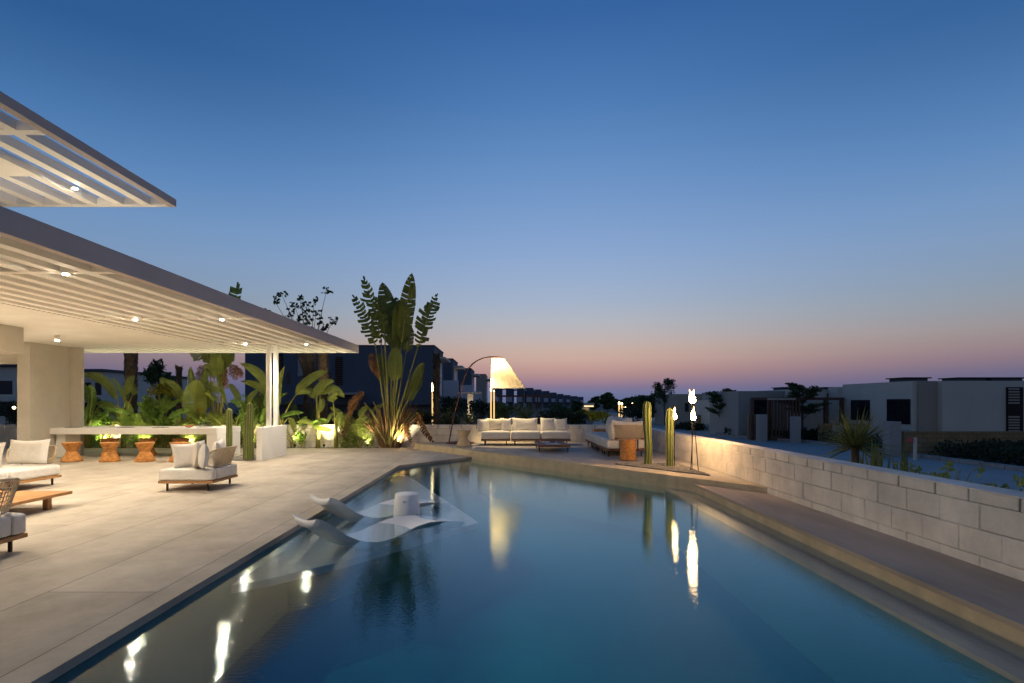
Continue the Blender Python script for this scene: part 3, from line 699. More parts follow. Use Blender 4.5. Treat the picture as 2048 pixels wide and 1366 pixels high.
tag(o, 'round solid orange wood side table in front of the wicker backrest', 'side table')

# slatted low table on terrace
t = thing('slatted_table', 'low dark slatted wooden table with a pale centre panel before the back sofa', 'table', (1.22, 15.0, TZ))
m_ = MB()
for i in range(3):
    for x0 in (.815 + i * .075, 1.40 + i * .075):
        m_.bbox(x0, x0 + .05, 14.16, 15.7, .30, .344, .003)
m_.build('slats', 'darkwood', t)
MB().bbox(1.03, 1.39, 14.22, 15.6, .30, .340, .003).build('centre_panel', 'wallpl', t)
MB().bbox(.815, 1.62, 14.12, 14.157, .285, .350, .003).build('rail', 'darkwood', t)
MB().bbox(.815, 1.62, 15.703, 15.74, .285, .350, .003).build('rail', 'darkwood', t)
for (x, y) in ((.86, 14.2), (1.57, 14.2), (.86, 15.6), (1.57, 15.6)):
    MB().bbox(x - .013, x + .013, y - .013, y + .013, TZ, .2845, .002).build('leg', 'black', t)
o = MB().lathe([(0, .345), (.05, .345), (.09, .37), (.085, .375), (.04, .355), (0, .352)], 1.25, 15.0, 20).build('bowl', 'darkwood', None, True); settle(o)
tag(o, 'small dark bowl on the slatted terrace table', 'bowl')

# ------------------------------------------------------------------ arc lamp
lp = thing('arc_lamp', 'arching bronze floor lamp with large pleated cream shade behind the sofa', 'lamp', (-1.37, 17.3, TZ))
MB().lathe([(0, TZ), (.44, TZ), (.44, TZ + .02), (.42, TZ + .035), (0, TZ + .035)], -1.37, 17.3, 40).build('base', 'rust', lp, True)
fd = 65.8; pp = [(898, 884), (908.3, 830), (914, 808), (920, 787), (926, 762), (931, 748), (937, 737), (945, 728), (953, 722), (965, 716.5), (978.6, 713.8), (990, 713.5), (1003, 715)]
pw = [Vector(((x - VX) / fd, 17.28, CH + (VY - y) / fd)) for x, y in pp]
MB().tube(pw, [.019] * 4 + [.022] * 4 + [.018] * 5, 10).build('pole', 'rust', lp, True)
tc_ = Vector(((996 - VX) / fd, 17.28, CH + (VY - 717) / fd)); bc = Vector(((1015.5 - VX) / fd, 17.28, CH + (VY - 776) / fd))
vs = []; fs = []; n = 56; nr = 10
for j in range(nr + 1):
    k = j / nr; c = tc_.lerp(bc, k); r_ = .19 + (.525 - .19) * k
    for i in range(n):
        a = 2 * math.pi * i / n; rr_ = r_ * (1 + (.012 if i % 4 == 0 else 0) - .006 * math.cos(4 * math.pi * (i % 4) / 4))
        vs.append((c.x + rr_ * math.cos(a), c.y + rr_ * math.sin(a), c.z))
for j in range(nr):
    for i in range(n): fs.append((j * n + i, j * n + (i + 1) % n, (j + 1) * n + (i + 1) % n, (j + 1) * n + i))
m_ = MB(); m_.add(vs, fs); shd = m_.build('lamp_shade', 'shade', lp)
m_ = MB()
for i in range(0, n, 4):
    a = 2 * math.pi * i / n
    m_.tube([(tc_.x + .193 * math.cos(a), tc_.y + .193 * math.sin(a), tc_.z), (bc.x + .533 * math.cos(a), bc.y + .533 * math.sin(a), bc.z)], .0035, 4)
m_.build('shade_rib', 'palewood', shd)
light('POINT', (tc_.x + .04, 17.28, tc_.z - .24), 32, (1.0, 0.76, 0.42), lp, size=.07)
light('SPOT', (tc_.x + .04, 17.28, tc_.z - .30), 240, (1.0, 0.76, 0.42), lp, target=(bc.x, 17.28, 0), angle=100, size=.07, blend=.5)

# ------------------------------------------------------------------ torches
def torch(base, top, flame_h, label, lean=0.0):
    b = Vector(base); e = Vector(top); t = thing('garden_torch', label, 'torch', b, 0, 'thin metal torches in the cactus bed')
    MB().tube([b, b.lerp(e, .5), e], .008, 8).build('pole', 'black', t, True)
    MB().lathe([(.008, e.z - .01), (.026, e.z), (.03, e.z + .04), (.024, e.z + .045)], e.x, e.y, 14).build('burner', 'black', t, True)
    fz = e.z + .045; H = flame_h
    m_ = MB(); nn_ = 12; fr_ = random.Random(int(e.x * 1000) + int(e.z * 77))
    for (dx_, dy_, hh_, rr_) in ((0, 0, 1.0, 1.0), (.016, .01, .62, .55), (-.018, -.006, .50, .5)):
        prof = [(.016, 0), (.034, .10), (.041, .20), (.036, .34), (.029, .48), (.022, .62), (.014, .76), (.007, .88), (.001, 1.0)]; vs = []; fs = []; ph = fr_.uniform(0, 6)
        for i, (r_, k) in enumerate(prof):
            ox = lean * k * H + .010 * k * math.sin(7 * k + ph) + dx_ * (1 - .2 * k); oy = dy_ + .008 * k * math.cos(6 * k + ph)
            for q in range(nn_):
                a = 2 * math.pi * q / nn_; w_ = r_ * rr_ * (1 + .18 * math.sin(3 * a + 9 * k + ph)); vs.append((e.x + ox + w_ * math.cos(a), e.y + oy + w_ * math.sin(a), fz + k * H * hh_))
        for i in range(len(prof) - 1):
            for q in range(nn_): fs.append((i * nn_ + q, i * nn_ + (q + 1) % nn_, (i + 1) * nn_ + (q + 1) % nn_, (i + 1) * nn_ + q))
        m_.add(vs, fs)
    m_.build('flame', 'flame', t, True)
    light('POINT', (e.x, e.y, fz + .5 * H), 36, (1.0, 0.66, 0.34), t, size=.08)
torch((3.31, 11.1, .16), (3.31, 11.1, 1.03), .24, 'lone thin torch right behind the second cactus', -.02)
torch((3.35, 10.26, .16), (3.40, 10.26, 1.035), .25, 'front torch of the group of three, with the lowest flame', .0)
torch((3.41, 10.36, .16), (3.41, 10.36, 1.345), .25, 'tall torch of the group of three, flame at the left', -.18)
torch((3.47, 10.20, .16), (3.37, 10.20, 1.345), .25, 'tall torch of the group of three, flame at the right, pole leaning', .04)

# ------------------------------------------------------------------ cacti
def cactus(loc, h, r0, r1, lean, ribs, label, seed, group='tall ribbed column cacti'):
    rr = random.Random(seed); m_ = MB(); rb = MB(); n = ribs * 6; nz = 34; vs = []; fs = []; lines = [[] for _ in range(ribs)]
    b = Vector(loc)
    for j in range(nz + 1):
        k = j / nz; z = k * h
        r_ = r0 + (r1 - r0) * min(1, k * 1.4)
        capz = max(0, (z - (h - r1 * 1.25)) / (r1 * 1.25)); r_ *= math.sqrt(max(0.0, 1 - capz ** 2)) if capz > 0 else 1
        r_ *= 1 + .05 * math.sin(k * 9 + seed) + .02 * math.sin(k * 23 + seed)
        cx = b.x + lean * h * (.9 * math.sin(k * 4.2 + seed) * .35 + k * .5); cy = b.y
        for i in range(n):
            a = 2 * math.pi * i / n + .2 * math.sin(seed); ph = (i % 6) / 6
            q = r_ * (1 - .30 * abs(math.sin(math.pi * ph)) ** .8)
            vs.append((cx + q * math.cos(a), cy + q * math.sin(a), b.z + z))
            if i % 6 == 0: lines[i // 6].append(Vector((cx + (q + .0005) * math.cos(a), cy + (q + .0005) * math.sin(a), b.z + z)))
    for j in range(nz):
        for i in range(n): fs.append((j * n + i, j * n + (i + 1) % n, (j + 1) * n + (i + 1) % n, (j + 1) * n + i))
    m_.add(vs, fs); t = thing('cactus', label, 'cactus', loc, 0, group)
    m_.build('stem', 'cactus', t, True)
    for ln in lines: rb.tube(ln, .0042, 5)
    rb.build('rib_edge', 'rib', t, True); return t
cactus((2.81, 11.3, .16), 1.27, .072, .084, .075, 8, 'tallest green column cactus in the triangular pebble bed', 1)
cactus((3.17, 10.95, .16), 1.14, .068, .072, .012, 8, 'shorter straight column cactus right of the tallest, before the torch', 2)
cactus((-6.17, 13.75, 0), 1.40, .10, .075, .0, 9, 'tall column cactus left of the white post plinth', 3)
cactus((-6.30, 13.85, 0), 1.15, .08, .06, .0, 8, 'lower column cactus grown against the tall one at the plinth', 5)
cactus((-6.84, 14.1, 0), 1.26, .07, .068, .0, 8, 'column cactus beside the end panel of the long table', 4)

# ------------------------------------------------------------------ in-pool loungers and table
def lounger(loc, rot, label):
    t = thing('pool_lounger', label, 'lounger', loc, rot, 'white in-pool loungers')
    # profile along s (0 head .. L foot), z relative to the shelf
    P = [(0.0, .445), (.05, .43), (.12, .385), (.22, .305), (.33, .225), (.46, .156), (.58, .118), (.70, .094), (.84, .088), (.95, .102), (1.06, .125), (1.18, .150), (1.32, .172), (1.46, .180), (1.60, .172), (1.76, .150), (1.92, .120), (2.06, .09), (2.14, .07)]
    n = 16; vs = []; fs = []; wd = .60
    for side in (0, 1):
        for i, (s_, z) in enumerate(P):
            k = s_ / 2.14; hw = wd / 2 * (1 - .10 * abs(k - .5) * 2)
            if k < .06: hw *= .80 + .2 * (k / .06)
            if k > .94: hw *= .86 + .14 * (1 - k) / .06
            for j in range(n + 1):
                v = j / n * 2 - 1; e = 1 - abs(v) ** 6
                dz = -.035 * (1 - v * v) * (1 if s_ < .9 else .35)
                vs.append((s_, v * hw, z + dz + (0 if side == 0 else -.075 * e)))
    m1 = len(P) * (n + 1)
    for sd in range(2):
        for i in range(len(P) - 1):
            for j in range(n):
                a = sd * m1 + i * (n + 1) + j; q = (a, a + n + 1, a + n + 2, a + 1); fs.append(q if sd == 0 else q[::-1])
    for i in (0, len(P) - 1):
        for j in range(n):
            a = i * (n + 1) + j; fs.append((a, a + 1, a + 1 + m1, a + m1))
    m_ = MB(); m_.add(vs, fs); m_.build('shell', 'rod', t, True, world=False)
    m_ = MB(); m_.box(.70, .95, -.22, .22, -.002, .02); m_.box(1.90, 2.06, -.22, .22, -.002, .012); m_.build('base', 'rod', t, world=False)
    return t
SZ = -.208
ang = math.atan2(1.02, .83)
d_ = Vector((math.cos(ang), math.sin(ang), 0)); nrm = Vector((-d_.y, d_.x, 0))
l1 = lounger(Vector((-1.82, 5.62, SZ)) + nrm * .30, ang, 'nearer white resin lounger half under water, head rest above the pool edge')
dup(l1, Vector((-2.08, 6.90, SZ)) + nrm * .30, ang + .02, 'farther white resin lounger half under water, behind the small drum table')
t = thing('pool_side_table', 'small white drum table standing in the water between the loungers', 'side table', (-1.30, 7.52, SZ))
MB().lathe([(0, SZ), (.176, SZ), (.176, SZ + .15), (.172, SZ + .16), (.156, SZ + .395), (.148, SZ + .408), (0, SZ + .410)], -1.30, 7.52, 40).build('body', 'rod', t, True)
m_ = MB(); m_.rbox(-1.325, -1.275, 7.349, 7.365, .105, .125, .006, 3); m_.build('drum_mark', 'fabgrey', t)  # blurred bluish mark on the drum, built as a small bar

# ------------------------------------------------------------------ plants
def bez(p0, p1, p2, t): return p0 * (1 - t) ** 2 + p1 * 2 * t * (1 - t) + p2 * t * t
def blade(mb, p0, p2, width, nrm, bow=0.1, rag=0.0, n=22, fold=.35, seed=0, ctrl=None):
    """paddle leaf: torn side strips off a curved midrib"""
    rr = random.Random(seed); p0 = Vector(p0); p2 = Vector(p2); nrm = Vector(nrm).normalized(); ax = (p2 - p0); ln = ax.length
    side0 = ax.cross(nrm).normalized()
    p1 = Vector(ctrl) if ctrl is not None else (p0 + p2) / 2 + side0 * bow * ln
    def wd(t): return width / 2 * min(1, (t / .14) ** .6) * (1 - max(0, (t - .45) / .55) ** 2.4) ** .8
    mid = [bez(p0, p1, p2, i / n) for i in range(n + 1)]
    for sgn in (1, -1):
        tear = False; droop = 0; sk = 0; k = 0
        for i in range(n):
            newtear = rr.random() < rag
            if newtear or i == 0: droop = rr.uniform(-.45, .35) * min(1, rag * 1.8); sk = rr.uniform(-.05, .12) * min(1, rag * 2)
            a, b = mid[i], mid[i + 1]; t = (b - a).normalized(); sd = t.cross(nrm).normalized() * sgn
            g0 = .0; g1 = (rr.uniform(.08, .42) if rag > .55 else .14) if rr.random() < rag else 0
            wa, wb = wd(i / n), wd((i + 1) / n)
            if rag > .55: wa = wb = (wa + wb) / 2 * rr.uniform(.5, 1.08)
            b2 = a.lerp(b, 1 - g1)
            def outp(p, w_, q): return p + sd * w_ * q * math.cos(fold) + nrm * w_ * q * (math.sin(fold) + droop * q) + t * w_ * (.22 + sk) * q * q - Vector((0, 0, 1)) * abs(droop) * w_ * q * q * .5
            vs = [a, b2 if g1 else b]
            for q in (.5, 1.0): vs += [outp(a, wa, q), outp(b2 if g1 else b, wb, q)]
            mb.add(vs, [(0, 1, 3, 2), (2, 3, 5, 4)] if sgn > 0 else [(1, 0, 2, 3), (3, 2, 4, 5)])
    return mid
def plant_root(name, label, cat, loc, group=None): return thing(name, label, cat, loc, 0, group)
def travellers(t, base, fd, leaves, cx, by, depth, seed=0, lm='leaf', sheath=True, sc_=1.0):
    """leaves: (junction px, tip px, width m, rag)"""
    rr = random.Random(seed); st = MB(); lf = MB()
    def w(px, py, dy=0): return Vector((base.x + (px - cx) / fd, base.y + dy, base.z + (by - py) / fd))
    for i, (jx, jy, tx, ty, wd_, rg) in enumerate(leaves):
        dy = rr.uniform(-.12, .10); b0 = w(cx + (jx - cx) * .10, by - 6, dy * .3); b1 = w(cx + (jx - cx) * .32, by - (by - jy) * .38, dy * .6)
        j = w(jx, jy, dy); e = w(tx, ty, dy + rr.uniform(-.35, .2))
        pts = [bez(b0, b1, j, q / 8) for q in range(9)]
        st.tube(pts, [.055 * sc_, .045 * sc_, .034 * sc_] + [.026 * sc_] * 3 + [.02 * sc_] * 3, 7)
        nr = Vector((rr.uniform(-.5, .5), -1, rr.uniform(-.1, .3)))
        ctl = j + (j - pts[-2]).normalized() * (e - j).length * .5
        mid = blade(lf, j, e, wd_, nr, rag=rg, n=15 if rg > .5 else 16, seed=seed * 50 + i, ctrl=ctl.lerp((j + e) / 2, .4))
        st.tube(mid[::3], [.016 * sc_ * (1 - .8 * k / len(mid[::3])) for k in range(len(mid[::3]))], 5)
    st.build('stalks', 'stem', t, True); lf.build('foliage', lm, t)
DL = 17.62; FL = F / DL
b = Vector(((780 - VX) / FL, DL, -.03))
t = plant_root('travellers_palm', 'tall fan-shaped palm with torn paddle leaves in the planter by the terrace corner', 'palm', b)
travellers(t, b, FL, [(752, 690, 707, 586, .52, .75), (762, 682, 731, 551, .62, .70), (770, 660, 752, 590, .50, .6), (783, 690, 764, 560, .62, .25), (793, 700, 790, 588, .66, .2),
                      (800, 690, 804, 600, .6, .2), (804, 680, 828, 547, .52, .28), (812, 700, 815, 640, .4, .5), (836, 690, 874, 582, .66, .62), (822, 780, 850, 722, .36, .05),
                      (812, 800, 846, 745, .34, .1), (790, 760, 795, 690, .5, .1), (772, 770, 757, 700, .3, .4)], 780, 893, DL, 3, 'leafdk' if False else 'palmleaf')
rr = random.Random(15); m_ = MB()
for i in range(26):     # cut and bare leaf stalks fanning from the base
    a = (i / 25 - .5) * 2; L_ = rr.uniform(.9, 2.0) * (1 - .25 * abs(a)); th = a * .62 + rr.uniform(-.05, .05); y_ = rr.uniform(-.16, .08)
    p0 = b + Vector((a * .07, y_ * .5, .12)); p2 = b + Vector((math.sin(th) * L_, y_, math.cos(th) * L_)); p1 = b + Vector((a * .16, y_, L_ * .35))
    m_.tube([bez(p0, p1, p2, k / 6) for k in range(7)], [.06, .045, .034, .028, .024, .02, .012], 6)
m_.build('bare_stalks', 'stem', t, True)
rr = random.Random(5); m_ = MB()
for i in range(110):     # fibrous base of old leaf stalks
    a = rr.uniform(-.75, .75); q = rr.uniform(0, .28)
    p0 = b + Vector((a * .36, rr.uniform(-.12, .12), 0)); p1 = b + Vector((a * .62 + rr.uniform(-.05, .05), rr.uniform(-.2, .12), .4 + q)); p2 = b + Vector((a * (.7 + .9 * rr.random()), rr.uniform(-.25, .1), .7 + rr.random() * .75))
    m_.tube([bez(p0, p1, p2, k / 4) for k in range(5)], [.034, .028, .02, .012, .004], 4)
m_.build('base_fibre', 'sheath', t)
m_ = MB()
for (px, py, tx, ty) in ((745, 700, 750, 742), (752, 715, 762, 755), (820, 815, 808, 872), (812, 820, 826, 880), (835, 820, 868, 880), (700, 830, 690, 870), (716, 800, 690, 850), (730, 780, 700, 815)):
    for _ in range(2):
        p0 = b + Vector(((px - 780) / FL, rr.uniform(-.1, .1), (893 - py) / FL)); p2 = b + Vector(((tx - 780) / FL, rr.uniform(-.3, .1), (893 - ty) / FL))
        blade(m_, p0, p2, .24, (rr.uniform(-.8, .8), -1, 0), .15, .8, 14, seed=rr.randint(0, 999))
m_.build('dead_leaves', 'dry', t)

b = Vector(((432 - VX) / FL, DL + .1, -.03))
t = plant_root('travellers_palm', 'tall fan palm rising behind the long table through the pergola edge', 'palm', b)
travellers(t, b, FL, [(393, 780, 384, 716, .34, .1), (398, 820, 400, 742, .7, .1), (418, 800, 410, 738, .55, .1), (424, 740, 412, 640, .5, .3), (436, 740, 438, 660, .4, .3),
                      (448, 730, 472, 545, .80, .6), (452, 720, 478, 640, .4, .5), (441, 760, 448, 690, .3, .2), (418, 720, 366, 546, .34, .6), (410, 700, 385, 690, .5, .6)], 432, 880, DL, 9, sc_=.95)
m_ = MB()
for (px, py, tx, ty) in ((455, 715, 472, 742), (460, 712, 485, 730), (452, 720, 458, 760), (448, 712, 440, 750), (402, 712, 392, 745), (470, 715, 490, 738)):
    p0 = b + Vector(((px - 432) / FL, rr.uniform(-.1, .1), (880 - py) / FL)); p2 = b + Vector(((tx - 432) / FL, rr.uniform(-.3, .1), (880 - ty) / FL))
    blade(m_, p0, p2, .3, (rr.uniform(-.8, .8), -1, 0), .15, .8, 14, seed=rr.randint(0, 999))
m_.build('dead_leaves', 'dry', t)

def banana(cx, by, leaves, label, seed, dl=DL, group='banana-like plants in the back planter', lm='leaf'):
    """leaves: (junction, ctrl, tip) px + width + rag"""
    fd = F / dl; rr = random.Random(seed); bb = Vector(((cx - VX) / fd, dl, -.03)); t = plant_root('banana_plant', label, 'plant', bb, group); st = MB(); lf = MB()
    def w(px, py, dy=0): return Vector(((px - VX) / fd, dl + dy, CH + (VY - py) / fd))
    st.tube([bb, w(cx, by - 35), w(cx + 1, by - 55)], [.075, .06, .035], 8)
    for i, (j, c, e, wd_, rg) in enumerate(leaves):
        dy = rr.uniform(-.15, .1)
        pj = w(*j, dy); pe = w(*e, dy - rr.uniform(0, .3)); pc = w(*c, dy)
        b0 = w(cx + rr.uniform(-3, 3), by - 30)
        mp = w(cx + (j[0] - cx) * .35, by - 30 - (by - 30 - j[1]) * .65, dy * .5)
        pts = [bez(b0, mp, pj, q / 7) for q in range(8)]; st.tube(pts, [.034, .028, .024, .02, .018, .016, .015, .014], 6)
        mid = blade(lf, pj, pe, wd_ * .72, (rr.uniform(-.3, .3), -1, rr.uniform(.1, .6)), rag=rg, n=20, seed=seed * 31 + i, ctrl=pc, fold=rr.uniform(-.2, .4))
        st.tube(mid[::4], .008, 4)
    st.build('stalks', 'stem', t, True); lf.build('foliage', lm, t)
banana(560, 893, [((560, 815), (553, 775), (578, 735), .34, .05), ((545, 800), (530, 740), (486, 727), .40, .15), ((548, 815), (540, 770), (480, 762), .36, .2),
                  ((590, 790), (610, 752), (655, 742), .44, .12), ((556, 820), (548, 790), (544, 760), .3, .1), ((580, 835), (590, 845), (594, 868), .26, .3)],
       'large banana plant just right of the pergola posts with arching pale leaves', 1)
banana(636, 893, [((630, 800), (625, 772), (600, 790), .36, .1), ((640, 790), (660, 762), (690, 795), .40, .1), ((634, 795), (640, 760), (672, 764), .40, .15), ((640, 800), (648, 800), (642, 825), .34, .1),
                  ((628, 850), (618, 838), (600, 845), .22, .1), ((640, 845), (650, 832), (652, 850), .24, .1)], 'banana plant with broad drooping leaves left of the wall uplight', 2)
banana(672, 893, [((668, 805), (662, 785), (680, 790), .42, .1), ((672, 840), (682, 830), (695, 850), .28, .2), ((668, 830), (660, 825), (655, 850), .2, .2), ((676, 825), (684, 835), (686, 862), .3, .3)],
       'stout stemmed banana plant between the uplight and the fan palm', 3)
banana(247, 885, [((238, 800), (215, 745), (172, 751), .42, .08), ((246, 805), (238, 770), (229, 755), .16, .1), ((256, 790), (262, 765), (275, 752), .36, .25), ((225, 815), (205, 800), (190, 810), .24, .3), ((262, 790), (270, 772), (258, 770), .3, .2)],
       'banana plant with one long arching yellow leaf seen above the table', 4)
banana(178, 885, [((180, 810), (178, 780), (168, 768), .34, .2), ((188, 815), (195, 782), (192, 770), .34, .2), ((198, 815), (212, 800), (240, 815), .24, .3), ((172, 830), (168, 805), (176, 795), .3, .4)],
       'lush pale green banana plant next to the villa wall', 5, lm='leafbr')

def clump(px, n, h, spread, wid_, label, seed, dl=DL, lm='leaf', rag=.15):
    fd = F / dl; rr = random.Random(seed); bb = Vector(((px - VX) / fd, dl, -.03 if dl < 18 else GZ + .2)); t = plant_root('strelitzia_clump', label, 'plant', bb, 'clumps of paddle leaves along the back wall'); st = MB(); lf = MB()
    hb = bb.z
    for i in range(int(n * .8)):
        a = rr.uniform(-1, 1) * spread; H_ = h * rr.uniform(.6, 1.05) - hb; y_ = rr.uniform(-.16, .14); bl = rr.uniform(.55, .85) * min(1, H_ / 1.4)
        p0 = bb + Vector((rr.uniform(-.1, .1), rr.uniform(-.05, .05), 0)); j = bb + Vector((math.sin(a) * (H_ - bl * .6), y_, math.cos(a) * (H_ - bl * .7)))
        c = bb + Vector((math.sin(a * .3) * H_ * .4, y_ * .5, H_ * .45))
        pts = [bez(p0, c, j, q / 6) for q in range(7)]; st.tube(pts, [.018, .016, .014, .012, .011, .010, .009], 5)
        dr = (j - pts[-2]).normalized(); bend = rr.uniform(.05, .8); e = j + dr * bl * (1 - bend * .35) + Vector((math.copysign(1, a) * bl * bend * .55, rr.uniform(-.12, .1), -bl * bend * .35))
        blade(lf, j, e, wid_ * rr.uniform(.8, 1.15), (rr.uniform(-.9, .9), -1, rr.uniform(-.1, .6)), rag=rag * rr.uniform(.3, 2), n=16, seed=seed * 77 + i, ctrl=j + dr * bl * .6, fold=rr.uniform(-.1, .5))
    st.build('stalks', 'stem', t, True); lf.build('foliage', lm, t); return t
for i_, (px, n_, h_, sp_, wd_, dl_, lm_, lb_) in enumerate([
    (168, 9, 1.5, .5, .20, DL, 'leafbr', 'dense paddle leaf clump hard against the villa wall'), (215, 8, 1.25, .7, .17, DL + .12, 'leafyl', 'low yellow green paddle clump left of the arching banana leaf'),
    (272, 9, 1.6, .6, .18, DL + .1, 'leaf', 'paddle leaf clump right in front of the thick palm trunk'), (312, 10, 1.75, .6, .20, DL + .05, 'leafbr', 'bright tall paddle clump in the middle above the table'),
    (352, 9, 1.55, .7, .18, DL + .1, 'leafyl', 'yellowish paddle clump below the short cut trunk'), (388, 9, 2.3, .35, .24, DL + .1, 'leaf', 'upright paddle clump left of the tall fan palm behind the table'),
    (465, 10, 2.2, .5, .22, DL + .12, 'leaf', 'tall paddle clump just right of the tall fan palm'), (497, 8, 1.9, .6, .18, DL + .15, 'palmleaf', 'dark paddle clump behind the cacti by the plinth'),
    (528, 8, 1.7, .5, .18, DL + .1, 'leafbr', 'paddle clump directly behind the twin posts'), (586, 8, 1.35, .8, .16, DL + .08, 'leafbr', 'low paddle clump right of the large banana plant'),
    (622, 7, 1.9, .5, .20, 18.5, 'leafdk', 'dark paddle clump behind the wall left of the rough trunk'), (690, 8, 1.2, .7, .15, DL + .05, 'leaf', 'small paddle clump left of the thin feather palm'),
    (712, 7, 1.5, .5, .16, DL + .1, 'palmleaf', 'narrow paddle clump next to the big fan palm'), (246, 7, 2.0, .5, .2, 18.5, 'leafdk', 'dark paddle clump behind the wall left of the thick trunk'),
    (418, 7, 1.3, .8, .17, DL, 'leafbr', 'low bright paddle clump at the foot of the tall fan palm')]):
    clump(px, n_, h_, sp_, wd_, lb_, 300 + i_, dl_, lm_)
def leafcloud(mb, c, r, n, size, seed, flat=.0, shell=False, asp=.5):
    rr = random.Random(seed)
    for _ in range(n):
        while True:
            p = Vector((rr.uniform(-1, 1), rr.uniform(-1, 1), rr.uniform(-1, 1)))
            if p.length < 1 and not (shell and p.length < .5): break
        p = Vector((p.x * r[0], p.y * r[1], p.z * r[2])) + Vector(c)
        u = Vector((rr.gauss(0, 1), rr.gauss(0, 1), rr.gauss(0, 1) * (1 - flat))).normalized(); v = u.orthogonal().normalized()
        v = (Matrix.Rotation(rr.uniform(0, 6.28), 3, u) @ v)
        s_ = size * rr.uniform(.6, 1.3)
        mb.add([p - u * s_, p + v * s_ * asp, p + u * s_, p - v * s_ * asp], [(0, 1, 2, 3)])
def frond(st, lf, p0, p1, p2, ln, n=26, droop=.35, wid=.012, seed=0):
    rr = random.Random(seed); p0, p1, p2 = Vector(p0), Vector(p1), Vector(p2)
    pts = [bez(p0, p1, p2, i / 12) for i in range(13)]; st.tube(pts, [.012 * (1 - .7 * i / 12) for i in range(13)], 5)
    for i in range(n):
        k = .18 + .82 * i / n; p = bez(p0, p1, p2, k); t = (bez(p0, p1, p2, min(1, k + .02)) - bez(p0, p1, p2, k - .02)).normalized()
        l_ = ln * math.sin(math.pi * min(.97, .15 + k * .82)) * rr.uniform(.8, 1.1)
        for sg in (1, -1):
            sd = t.cross(Vector((0, -.8, .6))).normalized() * sg
            d1 = (sd * .8 + t * .6 + Vector((0, rr.uniform(-.2, .2), rr.uniform(-.1, .15)))).normalized()
            q1 = p + d1 * l_ * .55; q2 = p + d1 * l_ - Vector((0, 0, l_ * droop * rr.uniform(.6, 1.3)))
            wv = t * wid
            lf.add([p - wv * .4, p + wv * .4, q1 + wv, q1 - wv, q2], [(0, 1, 2, 3), (3, 2, 4)])
def featherpalm(cx, by, h, n, spread, label, seed, dl=DL, mt='palmleaf', trunk=0, cat='palm', group='feather palms in the back planter', lenf=.34):
    fd = F / dl; rr = random.Random(seed); b = Vector(((cx - VX) / fd, dl, -.03)); t = plant_root('feather_palm', label, cat, b, group); st = MB(); lf = MB()
    top = b + Vector((0, 0, trunk))
    if trunk: st.tube([b, top], [.07, .06], 8)
    for i in range(n):
        a = 2 * math.pi * i / n + rr.uniform(-.3, .3); el = rr.uniform(.35, 1.25); L_ = h * rr.uniform(.75, 1.1)
        dr = Vector((math.cos(a) * spread, min(.12, math.sin(a) * .3) if dl < 18 else math.sin(a) * spread, 0))
        p1 = top + dr * L_ * .45 + Vector((0, 0, L_ * .75 * math.sin(el))); p2 = top + dr * L_ + Vector((0, 0, L_ * (math.sin(el) - .15)))
        frond(st, lf, top, p1, p2, lenf, 26, .4, .011, seed * 40 + i)
    st.build('stalks', 'stem', t, True); lf.build('foliage', mt, t); return t
featherpalm(330, 885, 1.55, 13, .75, 'arching feather palm left of the fan palm behind the table', 1)
featherpalm(395, 885, 1.3, 12, .7, 'smaller brownish feather palm at the foot of the tall fan palm', 2)
featherpalm(290, 885, 1.5, 12, .5, 'bright spiky palm in the middle behind the long table', 3, mt='leafbr', lenf=.30)
featherpalm(470, 890, 1.5, 12, .6, 'feather palm with dry fronds between the fan palm and the cacti', 4, mt='palmleaf')
featherpalm(720, 893, 1.35, 9, .6, 'thin feather palm close left of the big fan palm', 5, mt='palmleaf')
featherpalm(176, 885, 1.3, 10, .5, 'light green palm against the villa wall edge', 6, mt='leafbr')
def bush(px, pyc, wpx, hpx, dl, label, seed, mt='leafbr', n=420, size=.05, name='shrub', group='leafy shrubs in the back planter', depth=None, flat=0):
    fd = F / dl; c = Vector(((px - VX) / fd, dl, CH + (VY - pyc) / fd)); r = (wpx / 2 / fd, depth or min(.25, wpx / 2 / fd), hpx / 2 / fd)
    m_ = MB(); rr = random.Random(seed)
    k = 7
    for i in range(k):
        o_ = Vector((rr.uniform(-.55, .55) * r[0], rr.uniform(-.4, .4) * r[1], rr.uniform(-.5, .5) * r[2]))
        q = rr.uniform(.42, .62); leafcloud(m_, c + o_, (r[0] * q, r[1] * q, r[2] * q), n // k, size, seed * 10 + i, flat, False, .42)
    z0 = -.03 if dl < 18 else GZ
    t = thing(name, label, 'shrub', (c.x, dl, z0), 0, group); m_.build('foliage', mt, t)
    s_ = MB(); 
    for i in range(5):
        s_.tube([(c.x + rr.uniform(-.08, .08), dl + rr.uniform(-.05, .05), z0), (c.x + rr.uniform(-.5, .5) * r[0], dl + rr.uniform(-.1, .1), c.z - r[2] * .2), (c.x + rr.uniform(-.8, .8) * r[0], dl, c.z + r[2] * .5)], [.012, .008, .004], 5)
    s_.build('stems', 'stem', t); return t
bush(308, 830, 50, 90, DL, 'bright green shrub with round leaves behind the middle of the table', 1, n=520, size=.075)
bush(325, 780, 56, 40, DL + .1, 'yellow green shrub top right of the palm trunk', 2, 'leafyl', 330, .08)
bush(205, 842, 60, 40, DL - .02, 'low bright shrub behind the left part of the table', 3, n=380)
bush(500, 830, 50, 90, DL + .02, 'tall fine leaved bamboo-like shrub behind the cacti', 4, 'leafbr', 900, .045)
bush(520, 815, 44, 90, DL + .1, 'dark fine leaved shrub behind the pergola posts', 5, 'palmleaf', 900, .04)
bush(420, 838, 90, 34, DL, 'low green shrub at the foot of the tall fan palm', 6, 'leaf', 380, .06)
bush(340, 842, 60, 30, DL - .03, 'small glossy shrub right behind the table bowl', 7, n=260, size=.06)
